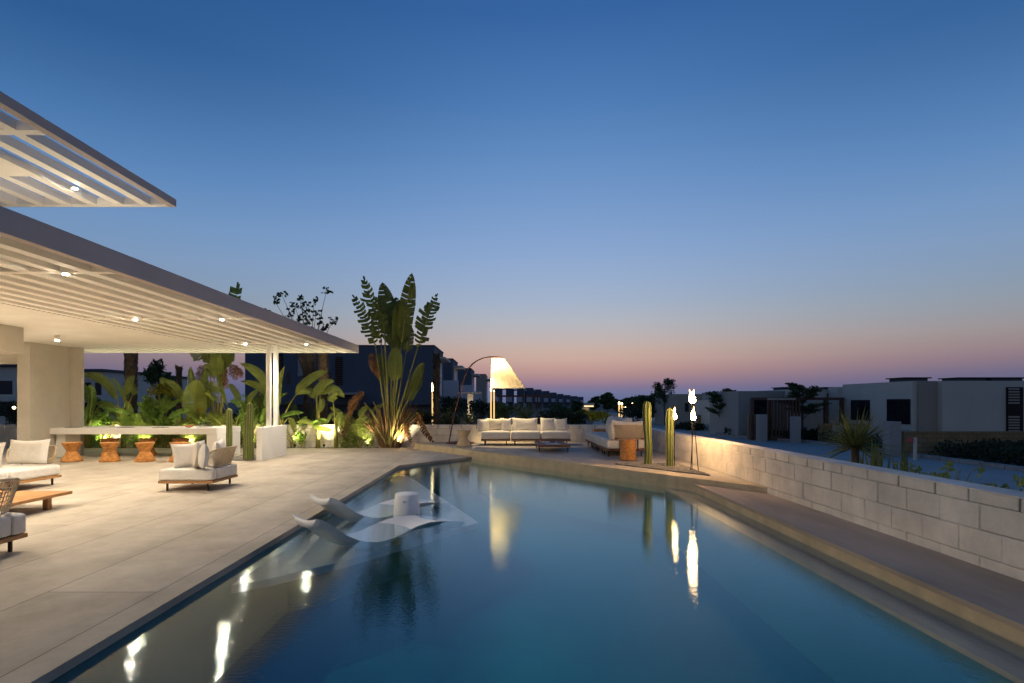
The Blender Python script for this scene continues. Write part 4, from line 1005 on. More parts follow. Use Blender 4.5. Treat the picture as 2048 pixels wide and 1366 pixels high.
bush(605, 872, 36, 36, DL - .05, 'young leafy shrub between two banana plants', 8, 'leafbr', 130, .06)
bush(706, 875, 30, 36, DL - .05, 'small leafy shrub left of the big fan palm', 9, 'leafbr', 120, .05)
# palm trunks behind the wall
def ptrunk(px, top_py, wpx, dl, label, seed, boots=True, base=GZ):
    fd = F / dl; x = (px - VX) / fd; zt = CH + (VY - top_py) / fd; r_ = wpx / 2 / fd; rr = random.Random(seed); m_ = MB()
    n = 16; k = int((zt - base) / .12); pr = []
    for i in range(k + 1):
        z = base + (zt - base) * i / k; pr.append((r_ * (1.0 + .10 * (i % 2) + .05 * rr.uniform(-1, 1)) * (1 if i < k * .6 else 1.1), z))
    m_.lathe(pr, x, dl, n)
    if boots:
        for i in range(k * 5):
            a = rr.uniform(0, 6.28); z = base + rr.random() * (zt - base); c, s_ = math.cos(a), math.sin(a); l_ = rr.uniform(.08, .2)
            p = Vector((x + c * r_, dl + s_ * r_, z)); q = p + Vector((c * .05, s_ * .05, l_)); w_ = Vector((-s_, c, 0)) * .05
            m_.add([p - w_, p + w_, q + w_ * .4, q - w_ * .4], [(0, 1, 2, 3)])
    t = thing('palm_trunk', label, 'palm', (x, dl, base), 0, 'bare palm trunks beyond the back wall'); m_.build('trunk', 'trunk', t); return t
ptrunk(262, 600, 21, 18.7, 'thick rough palm trunk rising out of view behind the long table', 1)
ptrunk(358, 733, 9, 20, 'short cut palm trunk seen left of the tall fan palm', 2)
ptrunk(873, 708, 12, 22, 'cut palm trunk right of the big fan palm, before the dark houses', 3)
ptrunk(647, 700, 16, 19.0, 'rough palm trunk behind the banana leaves under the pergola corner', 4)
ptrunk(611, 690, 8, 21, 'slim brown trunk seen between the banana leaves', 5)

def yucca(loc, r, n, label, seed, mt='yucca', wid=.018, up=.15, trunk=0, group='spiky yuccas beyond the walls'):
    rr = random.Random(seed); b = Vector(loc); t = thing('yucca', label, 'yucca', b, 0, group); m_ = MB(); c = b + Vector((0, 0, trunk))
    for i in range(n):
        z = rr.uniform(-.35, 1.0) ; a = rr.uniform(0, 6.28); q = math.sqrt(max(.02, 1 - z * z * .9)); d = Vector((q * math.cos(a), q * math.sin(a), z + up)).normalized()
        L_ = r * rr.uniform(.75, 1.1); s_ = d.cross(Vector((rr.uniform(-.3, .3), rr.uniform(-.3, .3), 1))).normalized() * wid
        p1 = c + d * L_ * .45 ; p2 = c + d * L_ - Vector((0, 0, L_ * .10 * (1 - max(0, z))))
        nn = d.cross(s_).normalized() * wid * .35
        m_.add([c - s_ * .7, c + s_ * .7, p1 + s_, p1 - s_, p2, p1 + nn], [(0, 1, 5), (0, 5, 3), (1, 2, 5), (3, 5, 4), (5, 2, 4)])
    m_.build('blades', mt, t)
    if trunk: MB().tube([b, c], [.06, .05], 8).build('trunk', 'trunk', t)
    return t
yucca((5.02, 8.15, -.1), .63, 150, 'large spiky yucca leaning over the right block wall', 1, wid=.017, trunk=.86, up=.05)
yucca(D(937, 22, 845), .62, 90, 'spiky yucca behind the back wall left of the sofa', 2, trunk=0.0)
yucca(D(1052, 22, 838), .85, 110, 'bigger spiky yucca behind the middle of the back sofa', 3, trunk=0.0)
m_ = MB(); rr = random.Random(8)
for i in range(22):
    x = 4.95 + rr.uniform(-.2, .35); y = 7.65 + rr.uniform(-.25, .2); h = rr.uniform(.6, 1.15)
    s_ = Vector((.025, rr.uniform(-.01, .01), 0)); p = Vector((x, y, GZ + 1.1)); q = p + Vector((rr.uniform(-.1, .1), rr.uniform(-.1, .1), h * .75))
    m_.add([p - s_, p + s_, p.lerp(q, .6) + s_, p.lerp(q, .6) - s_, q], [(0, 1, 2, 3), (3, 2, 4)])
t = thing('snake_plant', 'upright sword leaved plant just in front of the large yucca', 'plant', (5.0, 7.6, GZ)); m_.build('foliage', 'yucca', t)
# small shrubs along the outside of the right wall
for i, (x, y, s_) in enumerate([(4.9, 6.3, .9), (4.95, 5.7, 1.1), (4.8, 5.3, .8), (5.0, 6.9, .9), (4.9, 4.9, 1.2), (4.75, 4.4, 1.0), (4.9, 3.9, 1.3)]):
    m_ = MB(); rr = random.Random(70 + i); zc = .60 + rr.uniform(-.05, .06)
    for k in range(9):
        leafcloud(m_, (x + rr.uniform(-.22, .22), y + rr.uniform(-.25, .25), zc + rr.uniform(-.12, .06)), (.07, .07, .05), 8, .035, 200 + i * 12 + k, 0)
    st = MB(); [st.tube([(x, y, GZ), (x + rr.uniform(-.05, .05), y, 0), (x + rr.uniform(-.2, .2), y + rr.uniform(-.2, .2), zc)], [.012, .008, .004], 5) for _ in range(4)]
    lbl = ['small leafy twig plant outside the right wall, just below the yucca', 'second', 'third', 'leafy twig plant outside the wall, the one nearest the big yucca', 'fifth', 'sixth', 'seventh'][i]
    lbl = ['sparse twiggy plant outside the right wall, third from the yucca', 'sparse twiggy plant outside the right wall, fourth from the yucca', 'sparse twiggy plant outside the right wall, fifth from the yucca',
           'sparse twiggy plant outside the right wall, next to the big yucca', 'sparse twiggy plant outside the right wall, sixth from the yucca', 'sparse twiggy plant outside the wall, second from the right photo edge',
           'sparse twiggy plant outside the wall at the right photo edge'][i]
    t = thing('twiggy_plant', lbl, 'plant', (x, y, GZ), 0, 'twiggy plants outside the right wall'); m_.build('foliage', 'leaf', t); st.build('stems', 'stem', t)

# ------------------------------------------------------------------ trees
def tree(px, base_py, top_py, wpx, dl, label, seed, style='layer', mt='farleaf', n=10, leaf=.09, dens=120, gz=GZ, group='street trees'):
    fd = F / dl; rr = random.Random(seed); x = (px - VX) / fd; zt = CH + (VY - top_py) / fd; H = zt - gz; wr = wpx / 2 / fd
    t = thing('tree', label, 'tree', (x, dl, gz), 0, group); tr = MB(); cr = MB()
    tr.tube([(x, dl, gz), (x + .03 * H * rr.uniform(-1, 1), dl, gz + H * .5), (x, dl, gz + H * .93)], [.018 * H, .012 * H, .004 * H], 7)
    for i in range(n):
        a = rr.uniform(0, 6.28); k = (.50 if style != 'round' else .34) + (.48 if style != 'round' else .64) * (i + .5) / n; spread = wr * (1.0 if style == 'layer' else .85) * math.sqrt(max(.1, 1 - ((k - .62) / .5) ** 2)) * rr.uniform(.5, 1.05)
        p0 = Vector((x, dl, gz + H * (k - .15))); p2 = Vector((x + math.cos(a) * spread, dl + math.sin(a) * spread, gz + H * k)); p1 = p0.lerp(p2, .5) + Vector((0, 0, .04 * H))
        tr.tube([bez(p0, p1, p2, q / 4) for q in range(5)], [.006 * H, .005 * H, .004 * H, .003 * H, .001 * H], 5)
        for q in (.55, .8, 1.0):
            c = bez(p0, p1, p2, q) + Vector((0, 0, .01 * H))
            if style == 'layer': r_ = (wr * .24, wr * .24, H * .018)
            elif style == 'wisp': r_ = (wr * .22, wr * .22, H * .045)
            else: r_ = (wr * .42, wr * .42, H * .10)
            leafcloud(cr, c, r_, dens // 3, leaf, rr.randint(0, 99999), .5 if style == 'layer' else 0, asp=.45)
    tr.build('trunk', 'bark', t); cr.build('crown', mt, t); return t
tree(1330, 850, 757, 56, 60, 'tall wispy dark tree left of the torches against the pink sky', 1, 'wisp', n=34, leaf=.085, dens=120)
tree(1322, 850, 792, 110, 66, 'broad dark tree mass at the foot of the wispy tree', 2, 'round', n=14, leaf=.22, dens=240)
tree(1441, 858, 776, 60, 42, 'small layered street tree right of the three torches', 3, 'layer', n=26, leaf=.075, dens=130)
tree(1606, 862, 764, 84, 36, 'feathery layered tree in front of the slatted entrance', 4, 'layer', n=34, leaf=.075, dens=150)
tree(1478, 850, 806, 26, 44, 'stubby small palm-like tree beside the layered street tree', 5, 'round', n=7, leaf=.10, dens=90)
for i, (px, ty, wd_, dl, l_) in enumerate([(1188, 795, 24, 120, 'dark round tree just right of the far house row'), (1216, 787, 40, 115, 'taller dark tree beyond the far plaza, left of the lamp'),
        (1236, 800, 34, 105, 'low dark tree behind the far twin tube lamp'), (1262, 796, 40, 110, 'dark tree right of the far twin tube lamp'), (1288, 793, 36, 105, 'dark tree left of the tallest cactus top'),
        (1155, 804, 22, 100, 'dark slim tree before the far house row')]):
    tree(px, 840, ty, wd_, dl, l_, 20 + i, 'round', n=11, leaf=.34, dens=170, group='dark trees beyond the plaza')
tree(318, 850, 727, 70, 30, 'dark tree crown behind the wall left of the cut palm trunk', 31, 'round', n=12, leaf=.14, dens=160)
# sparse papaya-like tree above the pergola corner
def sparse_tree():
    dl = 19.5; fd = F / dl; b = D(625, dl, 893); b.z = GZ; t = thing('papaya_tree', 'thin tree with leaf clusters on bare stems above the pergola corner', 'tree', b); tr = MB(); cr = MB(); rr = random.Random(4)
    tips = [(548, 600), (563, 588), (580, 625), (568, 640), (600, 598), (612, 615), (628, 600), (618, 640), (653, 582), (668, 640), (650, 655), (605, 640), (632, 625), (590, 612), (620, 660), (640, 640), (535, 622), (575, 650), (560, 665), (610, 625)]
    for (px, py) in tips:
        e = D(px, dl + rr.uniform(-.5, .5), py); m0_ = D(620 + (px - 620) * .35, dl, 700 - (700 - py) * .3); p0 = D(622, dl, 790)
        pts = [bez(p0, m0_, e, q / 6) for q in range(7)]; tr.tube(pts, [.03, .025, .02, .016, .012, .009, .006], 5)
        for k in range(9):
            a = rr.uniform(0, 6.28); q = rr.uniform(.05, .2); c = e + Vector((q * math.cos(a), q * math.sin(a) * .6, rr.uniform(-.14, .1)))
            tr.tube([e, c], .004, 3)
            leafcloud(cr, c, (.045, .045, .035), 5, .055, rr.randint(0, 9999), 0, asp=.6)
    tr.tube([b, D(622, dl, 790)], [.07, .05], 8); tr.build('trunk', 'bark', t); cr.build('crown', 'leafdk', t)
sparse_tree()

# hedge-like shrubs behind the back wall and by the right houses
hid = 0
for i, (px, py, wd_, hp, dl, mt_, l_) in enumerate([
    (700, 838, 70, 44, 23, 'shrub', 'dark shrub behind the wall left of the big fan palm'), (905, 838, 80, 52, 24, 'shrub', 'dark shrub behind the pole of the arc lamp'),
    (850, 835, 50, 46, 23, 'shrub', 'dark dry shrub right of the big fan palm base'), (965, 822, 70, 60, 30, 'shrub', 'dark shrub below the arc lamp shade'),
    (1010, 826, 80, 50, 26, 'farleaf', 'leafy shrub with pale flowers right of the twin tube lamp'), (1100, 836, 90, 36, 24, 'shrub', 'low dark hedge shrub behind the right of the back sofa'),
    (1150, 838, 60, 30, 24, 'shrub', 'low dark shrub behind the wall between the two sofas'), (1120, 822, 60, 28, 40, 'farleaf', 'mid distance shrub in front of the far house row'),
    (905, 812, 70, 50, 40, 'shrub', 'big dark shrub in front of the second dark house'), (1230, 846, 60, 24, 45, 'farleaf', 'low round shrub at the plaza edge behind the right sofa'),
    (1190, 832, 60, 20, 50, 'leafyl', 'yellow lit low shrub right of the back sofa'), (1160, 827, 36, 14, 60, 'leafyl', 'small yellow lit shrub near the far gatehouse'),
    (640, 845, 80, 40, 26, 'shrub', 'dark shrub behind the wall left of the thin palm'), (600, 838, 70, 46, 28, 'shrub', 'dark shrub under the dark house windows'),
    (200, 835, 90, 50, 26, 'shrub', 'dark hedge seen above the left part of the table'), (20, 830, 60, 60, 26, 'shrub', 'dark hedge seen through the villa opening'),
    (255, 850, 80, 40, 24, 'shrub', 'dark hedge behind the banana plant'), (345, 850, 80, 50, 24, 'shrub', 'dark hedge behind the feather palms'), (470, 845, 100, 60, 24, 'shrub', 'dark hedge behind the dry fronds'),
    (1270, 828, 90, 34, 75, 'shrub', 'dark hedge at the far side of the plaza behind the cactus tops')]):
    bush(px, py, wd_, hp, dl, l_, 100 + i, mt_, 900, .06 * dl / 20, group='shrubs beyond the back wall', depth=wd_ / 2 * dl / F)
def bed_shrubs(pts, n, seed, size, h, name, label):
    rr = random.Random(seed); m_ = MB()
    for _ in range(n):
        a, b_ = rr.random(), rr.random(); p = (Vector(pts[0]) * (1 - a) + Vector(pts[1]) * a) * (1 - b_) + (Vector(pts[3]) * (1 - a) + Vector(pts[2]) * a) * b_
        leafcloud(m_, (p.x, p.y, GZ + h * rr.uniform(.2, .7)), (.4, .4, h * .45), 34, size, rr.randint(0, 99999), 0)
    o = m_.build(name, 'shrub'); return tag(o, label, 'ground cover', kind='stuff')
bed_shrubs([(18.2, 8), (18.2, 34), (24, 25.0), (19.5, 8)], 420, 1, .09, .8, 'ground_cover', 'dark low planting between the pale kerb and the tan block wall')
bed_shrubs([(15.6, 40.5), (17.5, 35), (24, 35.5), (19, 44)], 220, 2, .12, .7, 'ground_cover', 'dark low planting in front of the slatted entrance')
bed_shrubs([(14.5, 50), (16.5, 48), (21, 50), (19, 56)], 90, 3, .12, .6, 'ground_cover', 'small round planting bed under the layered street tree')

# ------------------------------------------------------------------ right-hand houses
def wbox(root, name, mt, x0, x1, y0, y1, z0, z1, label=None): return MB().box(x0, x1, y0, y1, z0, z1).build(name, mt, root, label=label)
h1 = thing('bungalow', 'pale flat roofed bungalow with two dark windows at the right edge', 'house', (21.7, 30, GZ))
wbox(h1, 'wall', 'hwhite', 21.5, 29.8, 30.02, 36.2, GZ, 2.54)
wbox(h1, 'wall', 'htaupe', 21.75, 22.75, 29.9, 30.018, GZ, 2.52, 'darker taupe pilaster panel')
wbox(h1, 'wall', 'hwhite', 22.752, 40, 29.6, 34.8, GZ, 2.53)
def window(root, axis, a0, a1, fx_, z0, z1, split=True):
    if axis == 'Y':
        f_ = wbox(root, 'window', 'black', fx_ - .05, fx_ - .002, a0, a1, z0, z1); MB().box(fx_ - .056, fx_ - .0505, a0 + .06, (a0 + a1) / 2 - .03, z0 + .06, z1 - .06).build('pane', 'glass', f_)
        MB().box(fx_ - .056, fx_ - .0505, (a0 + a1) / 2 + .03, a1 - .06, z0 + .06, z1 - .06).build('pane', 'glass', f_)
    else:
        f_ = wbox(root, 'window', 'black', a0, a1, fx_ - .05, fx_ - .002, z0, z1); MB().box(a0 + .05, (a0 + a1) / 2 - .03, fx_ - .056, fx_ - .0505, z0 + .06, z1 - .06).build('pane', 'glass', f_)
        MB().box((a0 + a1) / 2 + .03, a1 - .05, fx_ - .056, fx_ - .0505, z0 + .06, z1 - .06).build('pane', 'glass', f_)
    return f_
# facade at X = 21.5: px = 1010 + 21.5*F/d -> d = 21.5*F/(px-1010)
def dy(px, X=21.5): return X * F / (px - VX)
window(h1, 'Y', dy(1821), dy(1775), 21.5, CH - 1.16, CH + .19)
window(h1, 'Y', dy(1740), dy(1703), 21.5, CH - 1.07, CH + .15)
wbox(h1, 'louvre_panel', 'black', (2012 - VX) / F * 29.6, (2043 - VX) / F * 29.6, 29.5, 29.598, -.6, CH + .80)
for lo_, hi_ in ((0, 9), (13, 19)):
    m_ = MB()
    for i in range(lo_, hi_):
        z = -.55 + i * .145; m_.box((2013 - VX) / F * 29.6, (2035 - VX) / F * 29.6, 29.47, 29.498, z, z + .085)
    m_.build('louvre_slats', 'htaupe', h1)
for x0, x1 in ((21.9, 23.2), (24.9, 26.4), (26.7, 28.4)):
    r_ = wbox(h1, 'roof_vent', 'hdark', x0, x1, 31.2, 32.4, 2.535, 2.72); wbox(r_, 'vent_cap', 'black', x0 - .12, x1 + .12, 31.05, 32.55, 2.7205, 2.78)
gw = thing('boundary_wall', 'tan block boundary wall in front of the pale bungalow', 'wall', (20, 25.3, GZ))
wbox(gw, 'block_face', 'brownblock', 17.75, 34, 25.3, 25.5, GZ, CH - 58 / 45.0)
gp = wbox(gw, 'pillar', 'hgrey', 17.0, 17.5, 25.1, 25.6, GZ, CH - 38 / 45.0)
gw2 = thing('boundary_wall', 'lower tan block wall left of the white gate pillar', 'wall', (18, 33, GZ))
wbox(gw2, 'block_face', 'brownblock', 18.6, 21.3, 33.6, 33.8, GZ, .15)
MB().box(19.0, 19.2, 27.0, 33.0, GZ, .10).build('block_face', 'htaupe', gw2)
sp_ = thing('sign_post', 'short white post with a small pink sign by the tan wall', 'sign', (16.95, 23.5, GZ))
MB().bbox(16.90, 17.0, 23.45, 23.55, GZ, CH - 70 / (F / 23.5), .01).build('post', 'hwhite', sp_); MB().bbox(16.62, 16.88, 23.48, 23.52, CH - 80 / (F / 23.5), CH - 71 / (F / 23.5), .005).build('sign', 'pink', sp_)
# middle house, slatted entrance
h2 = thing('bungalow', 'grey blue flat roofed house behind the slatted timber entrance', 'house', (20, 38, GZ))
def X(px, d): return (px - VX) * d / F
def Z(py, d): return CH + (VY - py) * d / F
d = 38
wbox(h2, 'wall', 'hwhite', X(1578, d), X(1690, d), d, d + 6, GZ, Z(779, d))
wbox(h2, 'wall', 'hgrey', X(1484, d), X(1578, d) - .003, d + .6, d + 6, GZ, Z(782, d + .6))
wbox(h2, 'wall', 'hwhite', X(1672, 37), X(1686, 37), 36.8, 37.9, GZ, Z(774, 37))
wbox(h2, 'shade_panel', 'glass', X(1506, 38.5), X(1536, 38.5), 38.45, 38.595, GZ, Z(800, 38.5))
for a, b_ in ((1557, 1592), (1640, 1664)):
    r_ = wbox(h2, 'roof_vent', 'hdark', X(a, 41), X(b_, 41), 40.5, 41.8, Z(780, 41), Z(776, 41)); wbox(r_, 'vent_cap', 'black', X(a - 2, 41), X(b_ + 2, 41), 40.3, 42, Z(776, 41) + .001, Z(774.5, 41))
lv = wbox(h2, 'louvre_panel', 'black', X(1656, 37.9), X(1668, 37.9), 37.85, 37.995, GZ + .4, Z(787, 37.9))
m_ = MB()
for i in range(20): m_.box(X(1656.5, 37.8), X(1667.5, 37.8), 37.80, 37.848, GZ + .45 + i * .14, GZ + .52 + i * .14)
m_.build('louvre_slats', 'hgrey', h2)
en = thing('entrance_pergola', 'dark timber entrance frame with vertical slats in front of the grey house', 'pergola', (18, 36, GZ))
for px in (1504, 1538, 1651, 1683): MB().box(X(px, 36) - .09, X(px, 36) + .09, 35.9, 36.1, GZ, Z(797, 36)).build('post', 'brownwood', en)
MB().box(X(1502, 36), X(1686, 36), 35.88, 36.12, Z(800, 36), Z(795, 36)).build('beam', 'brownwood', en)
MB().box(X(1536, 35), X(1590, 35), 34.9, 35.1, Z(800, 35), Z(796, 35)).build('beam', 'htaupe', en)
m_ = MB()
for i in range(9): m_.box(X(1543, 35.6) + i * .21, X(1543, 35.6) + i * .21 + .1, 35.55, 35.65, GZ + .3, Z(800, 35.6))
m_.build('slats', 'brownwood', en); MB().box(X(1540, 35.5), X(1588, 35.5), 35.4, 35.54, GZ + .05, GZ + .32).build('rail', 'brownwood', en)
for px0, px1, py, d, l_ in ((1588, 1602, 833, 33.5, 'white gate pillar right of the slatted entrance'), (1519, 1535, 829, 35, 'pale gate pillar left of the slatted entrance')):
    o = MB().bbox(X(px0, d), X(px1, d), d, d + .5, GZ, Z(py, d), .01).build('gate_pillar', 'hgrey'); settle(o); tag(o, l_, 'pillar', 'gate pillars')
o = MB().box(X(1496, 36.5), X(1518, 36.5), 36.4, 36.6, GZ, Z(829, 36.5)).build('boundary_wall', 'brownblock'); settle(o); tag(o, 'short tan wall left of the slatted entrance with a pale coping', 'wall')
h3 = thing('bungalow', 'white fronted house behind the layered street tree', 'house', (17, 46, GZ)); d = 46
wbox(h3, 'wall', 'hwhite', X(1436, d), X(1484, d), d, d + 6, GZ, Z(800, d)); wbox(h3, 'parapet', 'hgrey', X(1455, d), X(1484, d), d - .1, d + 6, Z(800, d) + .002, Z(783, d))
for a, b_ in ((1441, 1453), (1466, 1477)): window(h3, 'X', X(a, d), X(b_, d), d, Z(827, d), Z(803, d))
h4 = thing('bungalow', 'long low house lit warm behind the torches', 'house', (15, 56, GZ)); d = 56
wbox(h4, 'wall', 'htaupe', X(1352, d), X(1436, d) - .01, d, d + 8, GZ, Z(788, d)); 
for a, b_ in ((1402, 1410), (1370, 1377)): window(h4, 'X', X(a, d), X(b_, d), d, Z(823, d), Z(806, d))
o = MB().box(X(1395, 50), X(1465, 50), 50, 50.2, GZ, Z(830, 50)).build('boundary_wall', 'brownblock'); settle(o); tag(o, 'tan garden wall behind the torches and the layered tree', 'wall')
# far gatehouse and steps
gh = thing('gatehouse', 'small far kiosk with a lit canopy left of the plaza steps', 'kiosk', (X(1175, 110), 110, GZ)); d = 110
wbox(gh, 'wall', 'hgrey', X(1164, d), X(1178, d), d, d + 6, GZ, Z(815, d)); wbox(gh, 'lit_canopy', 'lit', X(1168, d), X(1184, d), d - 2, d - .1, Z(813.5, d), Z(811, d)); wbox(gh, 'roof', 'hwhite', X(1167, d), X(1185, d), d - 2.2, d + 4, Z(811, d) + .01, Z(806, d))  # canopy strip is given its own emission
m_ = MB()
for i in range(5): m_.box(X(1186, 85), X(1240, 85), 84 + i * 4, 84.6 + i * 4, GZ + .013, GZ + .25 + .15 * i)
struct(m_.build('plaza_steps', 'kerb'))

# ------------------------------------------------------------------ dark town houses
def townhouse(root_label, px0, px1, py, d, depth, first=False, mt='hblue'):
    x0, x1 = X(px0, d), X(px1, d); zt = Z(py, d)
    t = thing('town_house', root_label, 'house', ((x0 + x1) / 2, d, GZ), 0, 'dark box town houses in the curved row')
    wbox(t, 'wall', mt, x0, x1, d, d + depth, 1.2, zt)
    wbox(t, 'ground_floor', 'hdark', x0 + .8, x1 - .3, d + .8, d + depth - .5, GZ, 1.199)
    wbox(t, 'roof_edge', 'hdark', x0 - .05, x1 + .05, d - .05, d + depth, zt + .001, zt + .14)
    return t, x0, x1, zt
t, x0, x1, zt = townhouse('nearest and largest dark slate town house behind the big fan palm', 490, 868, 693, 50.8, 7.5)
d = 50.8
for (a, b_, y0_, y1_) in ((671, 685, 714, 770), (552, 566, 700, 768)):
    f_ = wbox(t, 'louvre_window', 'black', X(a, d), X(b_, d), d - .06, d - .002, Z(y1_, d), Z(y0_, d)); m_ = MB()
    for i in range(13): m_.box(X(a, d) + .03, X(b_, d) - .03, d - .12, d - .061, Z(y1_, d) + .06 + i * .19, Z(y1_, d) + .14 + i * .19)
    m_.build('louvre_slats', 'brownwood', f_)
for (a, b_, y0_, y1_) in ((653, 662, 744, 767), (574, 580, 744, 767)): wbox(t, 'window', 'glass', X(a, d), X(b_, d), d - .04, d - .002, Z(y1_, d), Z(y0_, d))
wbox(t, 'canopy', 'hgrey', X(660, d), X(730, d), d - 2.5, d - .01, Z(790, d), Z(786, d))
fr_ = wbox(t, 'balcony_window', 'hgrey', X(596, d), X(628, d), d - .05, d - .002, Z(752, d), Z(716, d))
s_ = wbox(t, 'shutter', 'shutter', x1 + .002, x1 + .06, d + 1.2, d + 5.8, Z(790, d), Z(718, d)); wbox(t, 'sun_shelf', 'hwhite', x1 + .0025, x1 + .9, d + .9, d + 6.2, Z(716, d), Z(712, d))
row = [(870, 905, 719, 67), (905, 942, 738, 85), (952, 971, 749.5, 103), (985, 1004, 771, 165), (1012, 1028, 774, 180), (1036, 1048, 776, 195), (1052, 1067, 776.5, 205), (1068, 1083, 779.5, 225), (1084, 1099, 782.5, 255),
       (1099, 1113, 785.5, 290), (1114, 1127, 788.3, 330), (1128, 1141, 790.5, 380), (1142, 1155, 792.5, 430), (1156, 1167, 794, 500)]
nm = ['second', 'third', 'fourth', 'fifth', 'sixth', 'seventh', 'eighth', 'ninth', 'tenth', 'eleventh', 'twelfth', 'thirteenth', 'fourteenth', 'last and farthest']
for i, (a, b_, py, d) in enumerate(row):
    t, x0, x1, zt = townhouse('%s dark town house in the row, counted from the big fan palm' % nm[i], a, b_, py, d, d * .11, mt='hblue' if i != 2 else 'htaupe')
    wy = zt - (zt - 1.2) * .18
    wbox(t, 'shutter', 'shutter', x1 + .01, x1 + .12, d + d * .02, d + d * .085, 2.0, wy); wbox(t, 'sun_shelf', 'hwhite', x1 + .011, x1 + 1.1, d + d * .015, d + d * .09, wy + .02, wy + .30)
    wbox(t, 'terrace_screen', 'shutter', x0 + (x1 - x0) * .42, x0 + (x1 - x0) * .42 + 1.9, d - .2, d - .01, 1.9, 4.0) if i < 2 else wbox(t, 'terrace_screen', 'shutter', x1 - 2.6, x1 - .6, d - .2, d - .01, 1.6, 3.4)
# lit ground-floor porch of third house
o = thing('lit_porch', 'faintly lit white porch below the third dark house', 'porch', (X(940, 70), 70, GZ))
wbox(o, 'wall', 'hwhite', X(935, 70), X(946, 70), 70, 71, GZ, Z(788, 70)); wbox(o, 'lamp', 'lit', X(901, 68), X(906, 68), 68, 68.2, Z(802, 68), Z(801, 68)); wbox(o, 'roof', 'hwhite', X(912, 70), X(962, 70), 69.5, 73, Z(786.5, 70), Z(785, 70))
light('POINT', (X(941, 69), 69, .5), 90, (1, .8, .5), o, size=.3)
# rust pergola of a neighbour garden
o = thing('garden_pergola', 'rusty red garden frame behind the back sofa, before the far houses', 'pergola', (X(1060, 60), 60, GZ))
MB().box(X(993, 60), X(1104, 60), 59.9, 60.1, Z(793.5, 60), Z(790.5, 60)).build('beam', 'rust', o)
MB().box(X(993, 60), X(1104, 60), 62.9, 63.1, Z(793.5, 60), Z(791, 60)).build('beam', 'rust', o)
for px in (998, 1075): MB().box(X(px, 60) - .06, X(px, 60) + .06, 59.95, 60.05, GZ, Z(793.5, 60)).build('post', 'rust', o)
# white far buildings at left
for i, (a, b_, py, d, l_, mt_) in enumerate([(166, 207, 743, 60, 'pale blue three storey block seen left above the table', 'hwhite'), (207, 300, 752, 68, 'wider pale apartment block behind the arching banana leaf', 'hwhite'), (-60, 34, 733, 55, 'white balconied block seen through the villa opening', 'hwhite')]):
    t = thing('apartment_block', l_, 'building', (X((a + b_) / 2, d), d, GZ)); wbox(t, 'wall', mt_, X(a, d), X(b_, d), d, d + 8, GZ, Z(py, d))
    wbox(t, 'roof', 'hdark', X(a, d) - .4, X(b_, d) + .3, d - .5, d + 8, Z(py, d) + .005, Z(py, d) + .25)
    w_ = (X(b_, d) - X(a, d)); nb = max(2, int(w_ / 1.9))
    for k in range(nb):
        for lv in range(2):
            xx = X(a, d) + w_ * (k + .2) / nb; z_ = .1 + lv * 2.1
            wi = wbox(t, 'window', 'glass', xx, xx + w_ / nb * .6, d - .05, d - .002, z_, z_ + 1.3)
    wbox(t, 'balcony', 'hwhite', X(a, d) + w_ * .3, X(b_, d) + .2, d - 1.2, d - .06, 1.5, 1.95)

# ------------------------------------------------------------------ tube lamps beyond the wall
def tubelamp(px, top, d, gap, label, r_=.05, pw=30, hd=.35):
    x = X(px, d); t = thing('twin_tube_lamp', label, 'lamp', (x, d, GZ), 0, 'glowing twin tube garden lamps'); zt = Z(top, d)
    for k, s_ in ((0, -1), (1, 1)):
        a = MB().tube([(x + s_ * gap / 2, d, GZ), (x + s_ * gap / 2, d, zt - hd)], r_, 10).build('tube', 'tubeglow', t, True)
        MB().tube([(x + s_ * gap / 2, d, zt - hd + .001), (x + s_ * gap / 2, d, zt - .1 * k)], r_, 10).build('lamp_head', 'tubetop', t, True)
    light('POINT', (x, d - .25, zt - .1), pw, (1, .72, .36), t, size=.1)
tubelamp(869, 766, 23.5, .17, 'glowing twin tube lamp right of the big fan palm', .03)
tubelamp(985, 776, 24.5, .13, 'glowing twin tube lamp under the arc lamp shade', .03, 20, .13)
tubelamp(1241, 804, 80, .38, 'small far twin tube lamp on the plaza left of the cacti', .10, 90)
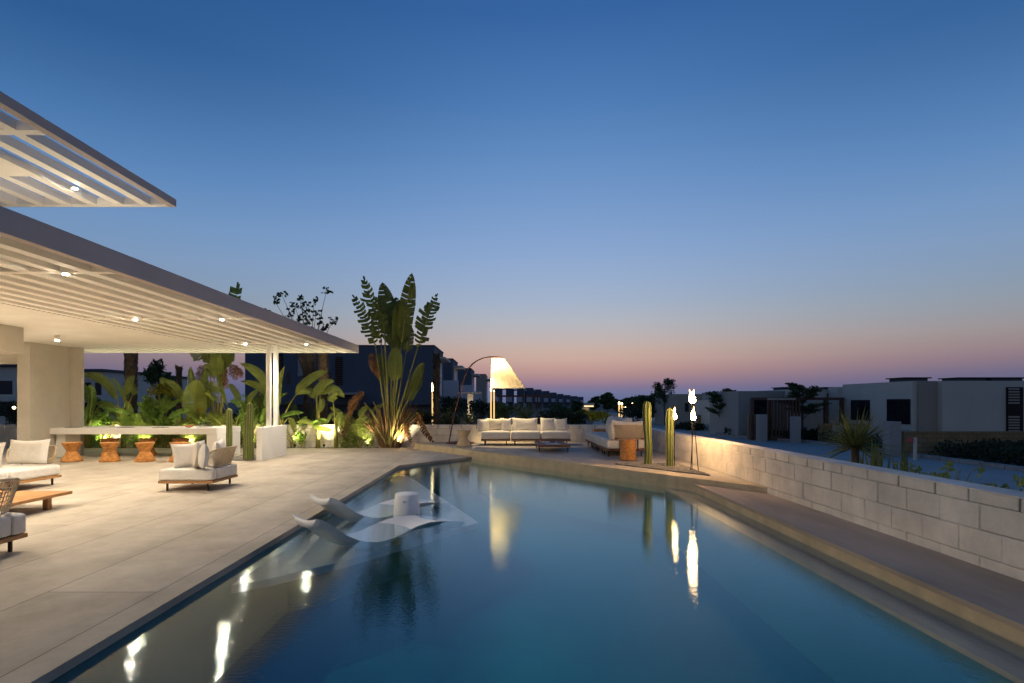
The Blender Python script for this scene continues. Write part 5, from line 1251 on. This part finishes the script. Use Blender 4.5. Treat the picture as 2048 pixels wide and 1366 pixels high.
def smalllamp(px, py, d, label, pw=20):
    x = X(px, d); z = Z(py, d); t = thing('garden_light', label, 'lamp', (x, d, GZ), 0, 'small far garden lights'); MB().tube([(x, d, GZ), (x, d, z)], .012 * d / 20, 6).build('post', 'black', t)
    MB().lathe([(0, z), (.045 * d / 20, z + .02), (.05 * d / 20, z + .08), (.0, z + .12)], x, d, 12).build('glow', 'tubetop', t); light('POINT', (x, d - .2, z + .3), pw, (1, .8, .4), t, size=.1)
smalllamp(1440, 850, 44, 'small bright garden light under the layered street tree', 45)
smalllamp(1249, 815, 90, 'tiny white light right of the far twin tube lamp', 10)
smalllamp(1265, 807, 95, 'tiny white light in the trees left of the cactus', 10)
smalllamp(1292, 817, 90, 'tiny white light just left of the tallest cactus', 10)
smalllamp(231, 817, 24, 'tiny garden light between the banana stalks above the table', 6)
smalllamp(28, 818, 24, 'tiny garden light seen through the villa opening', 6)
light('POINT', (X(1172, 47), 46, .9), 110, (1, .85, .3), None, size=.2).name = 'garden_light_source'

# ------------------------------------------------------------------ planter uplights
def uplight(px, label, pw=34, dl=17.48, tx=0, spread=120):
    x = X(px, dl); t = thing('planter_uplight', label, 'lamp', (x, dl, -.03), 0, 'small planter uplights against the wall')
    MB().tube([(x, dl, -.03), (x, dl, .05)], .008, 6).build('spike', 'black', t); b_ = MB().lathe([(.02, .05), (.032, .06), (.034, .11)], x, dl, 16).build('housing', 'black', t, True)
    MB().lathe([(.028, .1055), (.028, .108)], x, dl, 16).build('lens', 'uplens', b_)
    light('SPOT', (x, dl, .12), pw * (1.1 if px < 480 else .3), (1, .86, .58), t, target=(x + tx + .05, 17.9, .5), angle=64, size=.02, blend=.5)
    light('SPOT', (x, dl - .02, .14), pw * 3.0, (1, .90, .58), t, target=(x, 17.66, 2.2), angle=120, size=.03)
uplight(205, 'planter uplight behind the left stools', 60); uplight(380, 'planter uplight behind the table bowl', 60)
uplight(648, 'planter uplight making the bright patch beside the banana stem', 75); uplight(503, 'planter uplight behind the cacti and pergola posts', 50)
uplight(735, 'planter uplight at the left foot of the big fan palm', 40); uplight(290, 'planter uplight behind the middle stools', 55); uplight(440, 'planter uplight behind the right end of the table', 45)
uplight(800, 'planter uplight in front of the big fan palm base', 62, 17.40)
uplight(590, 'planter uplight between the two banana plants', 30)
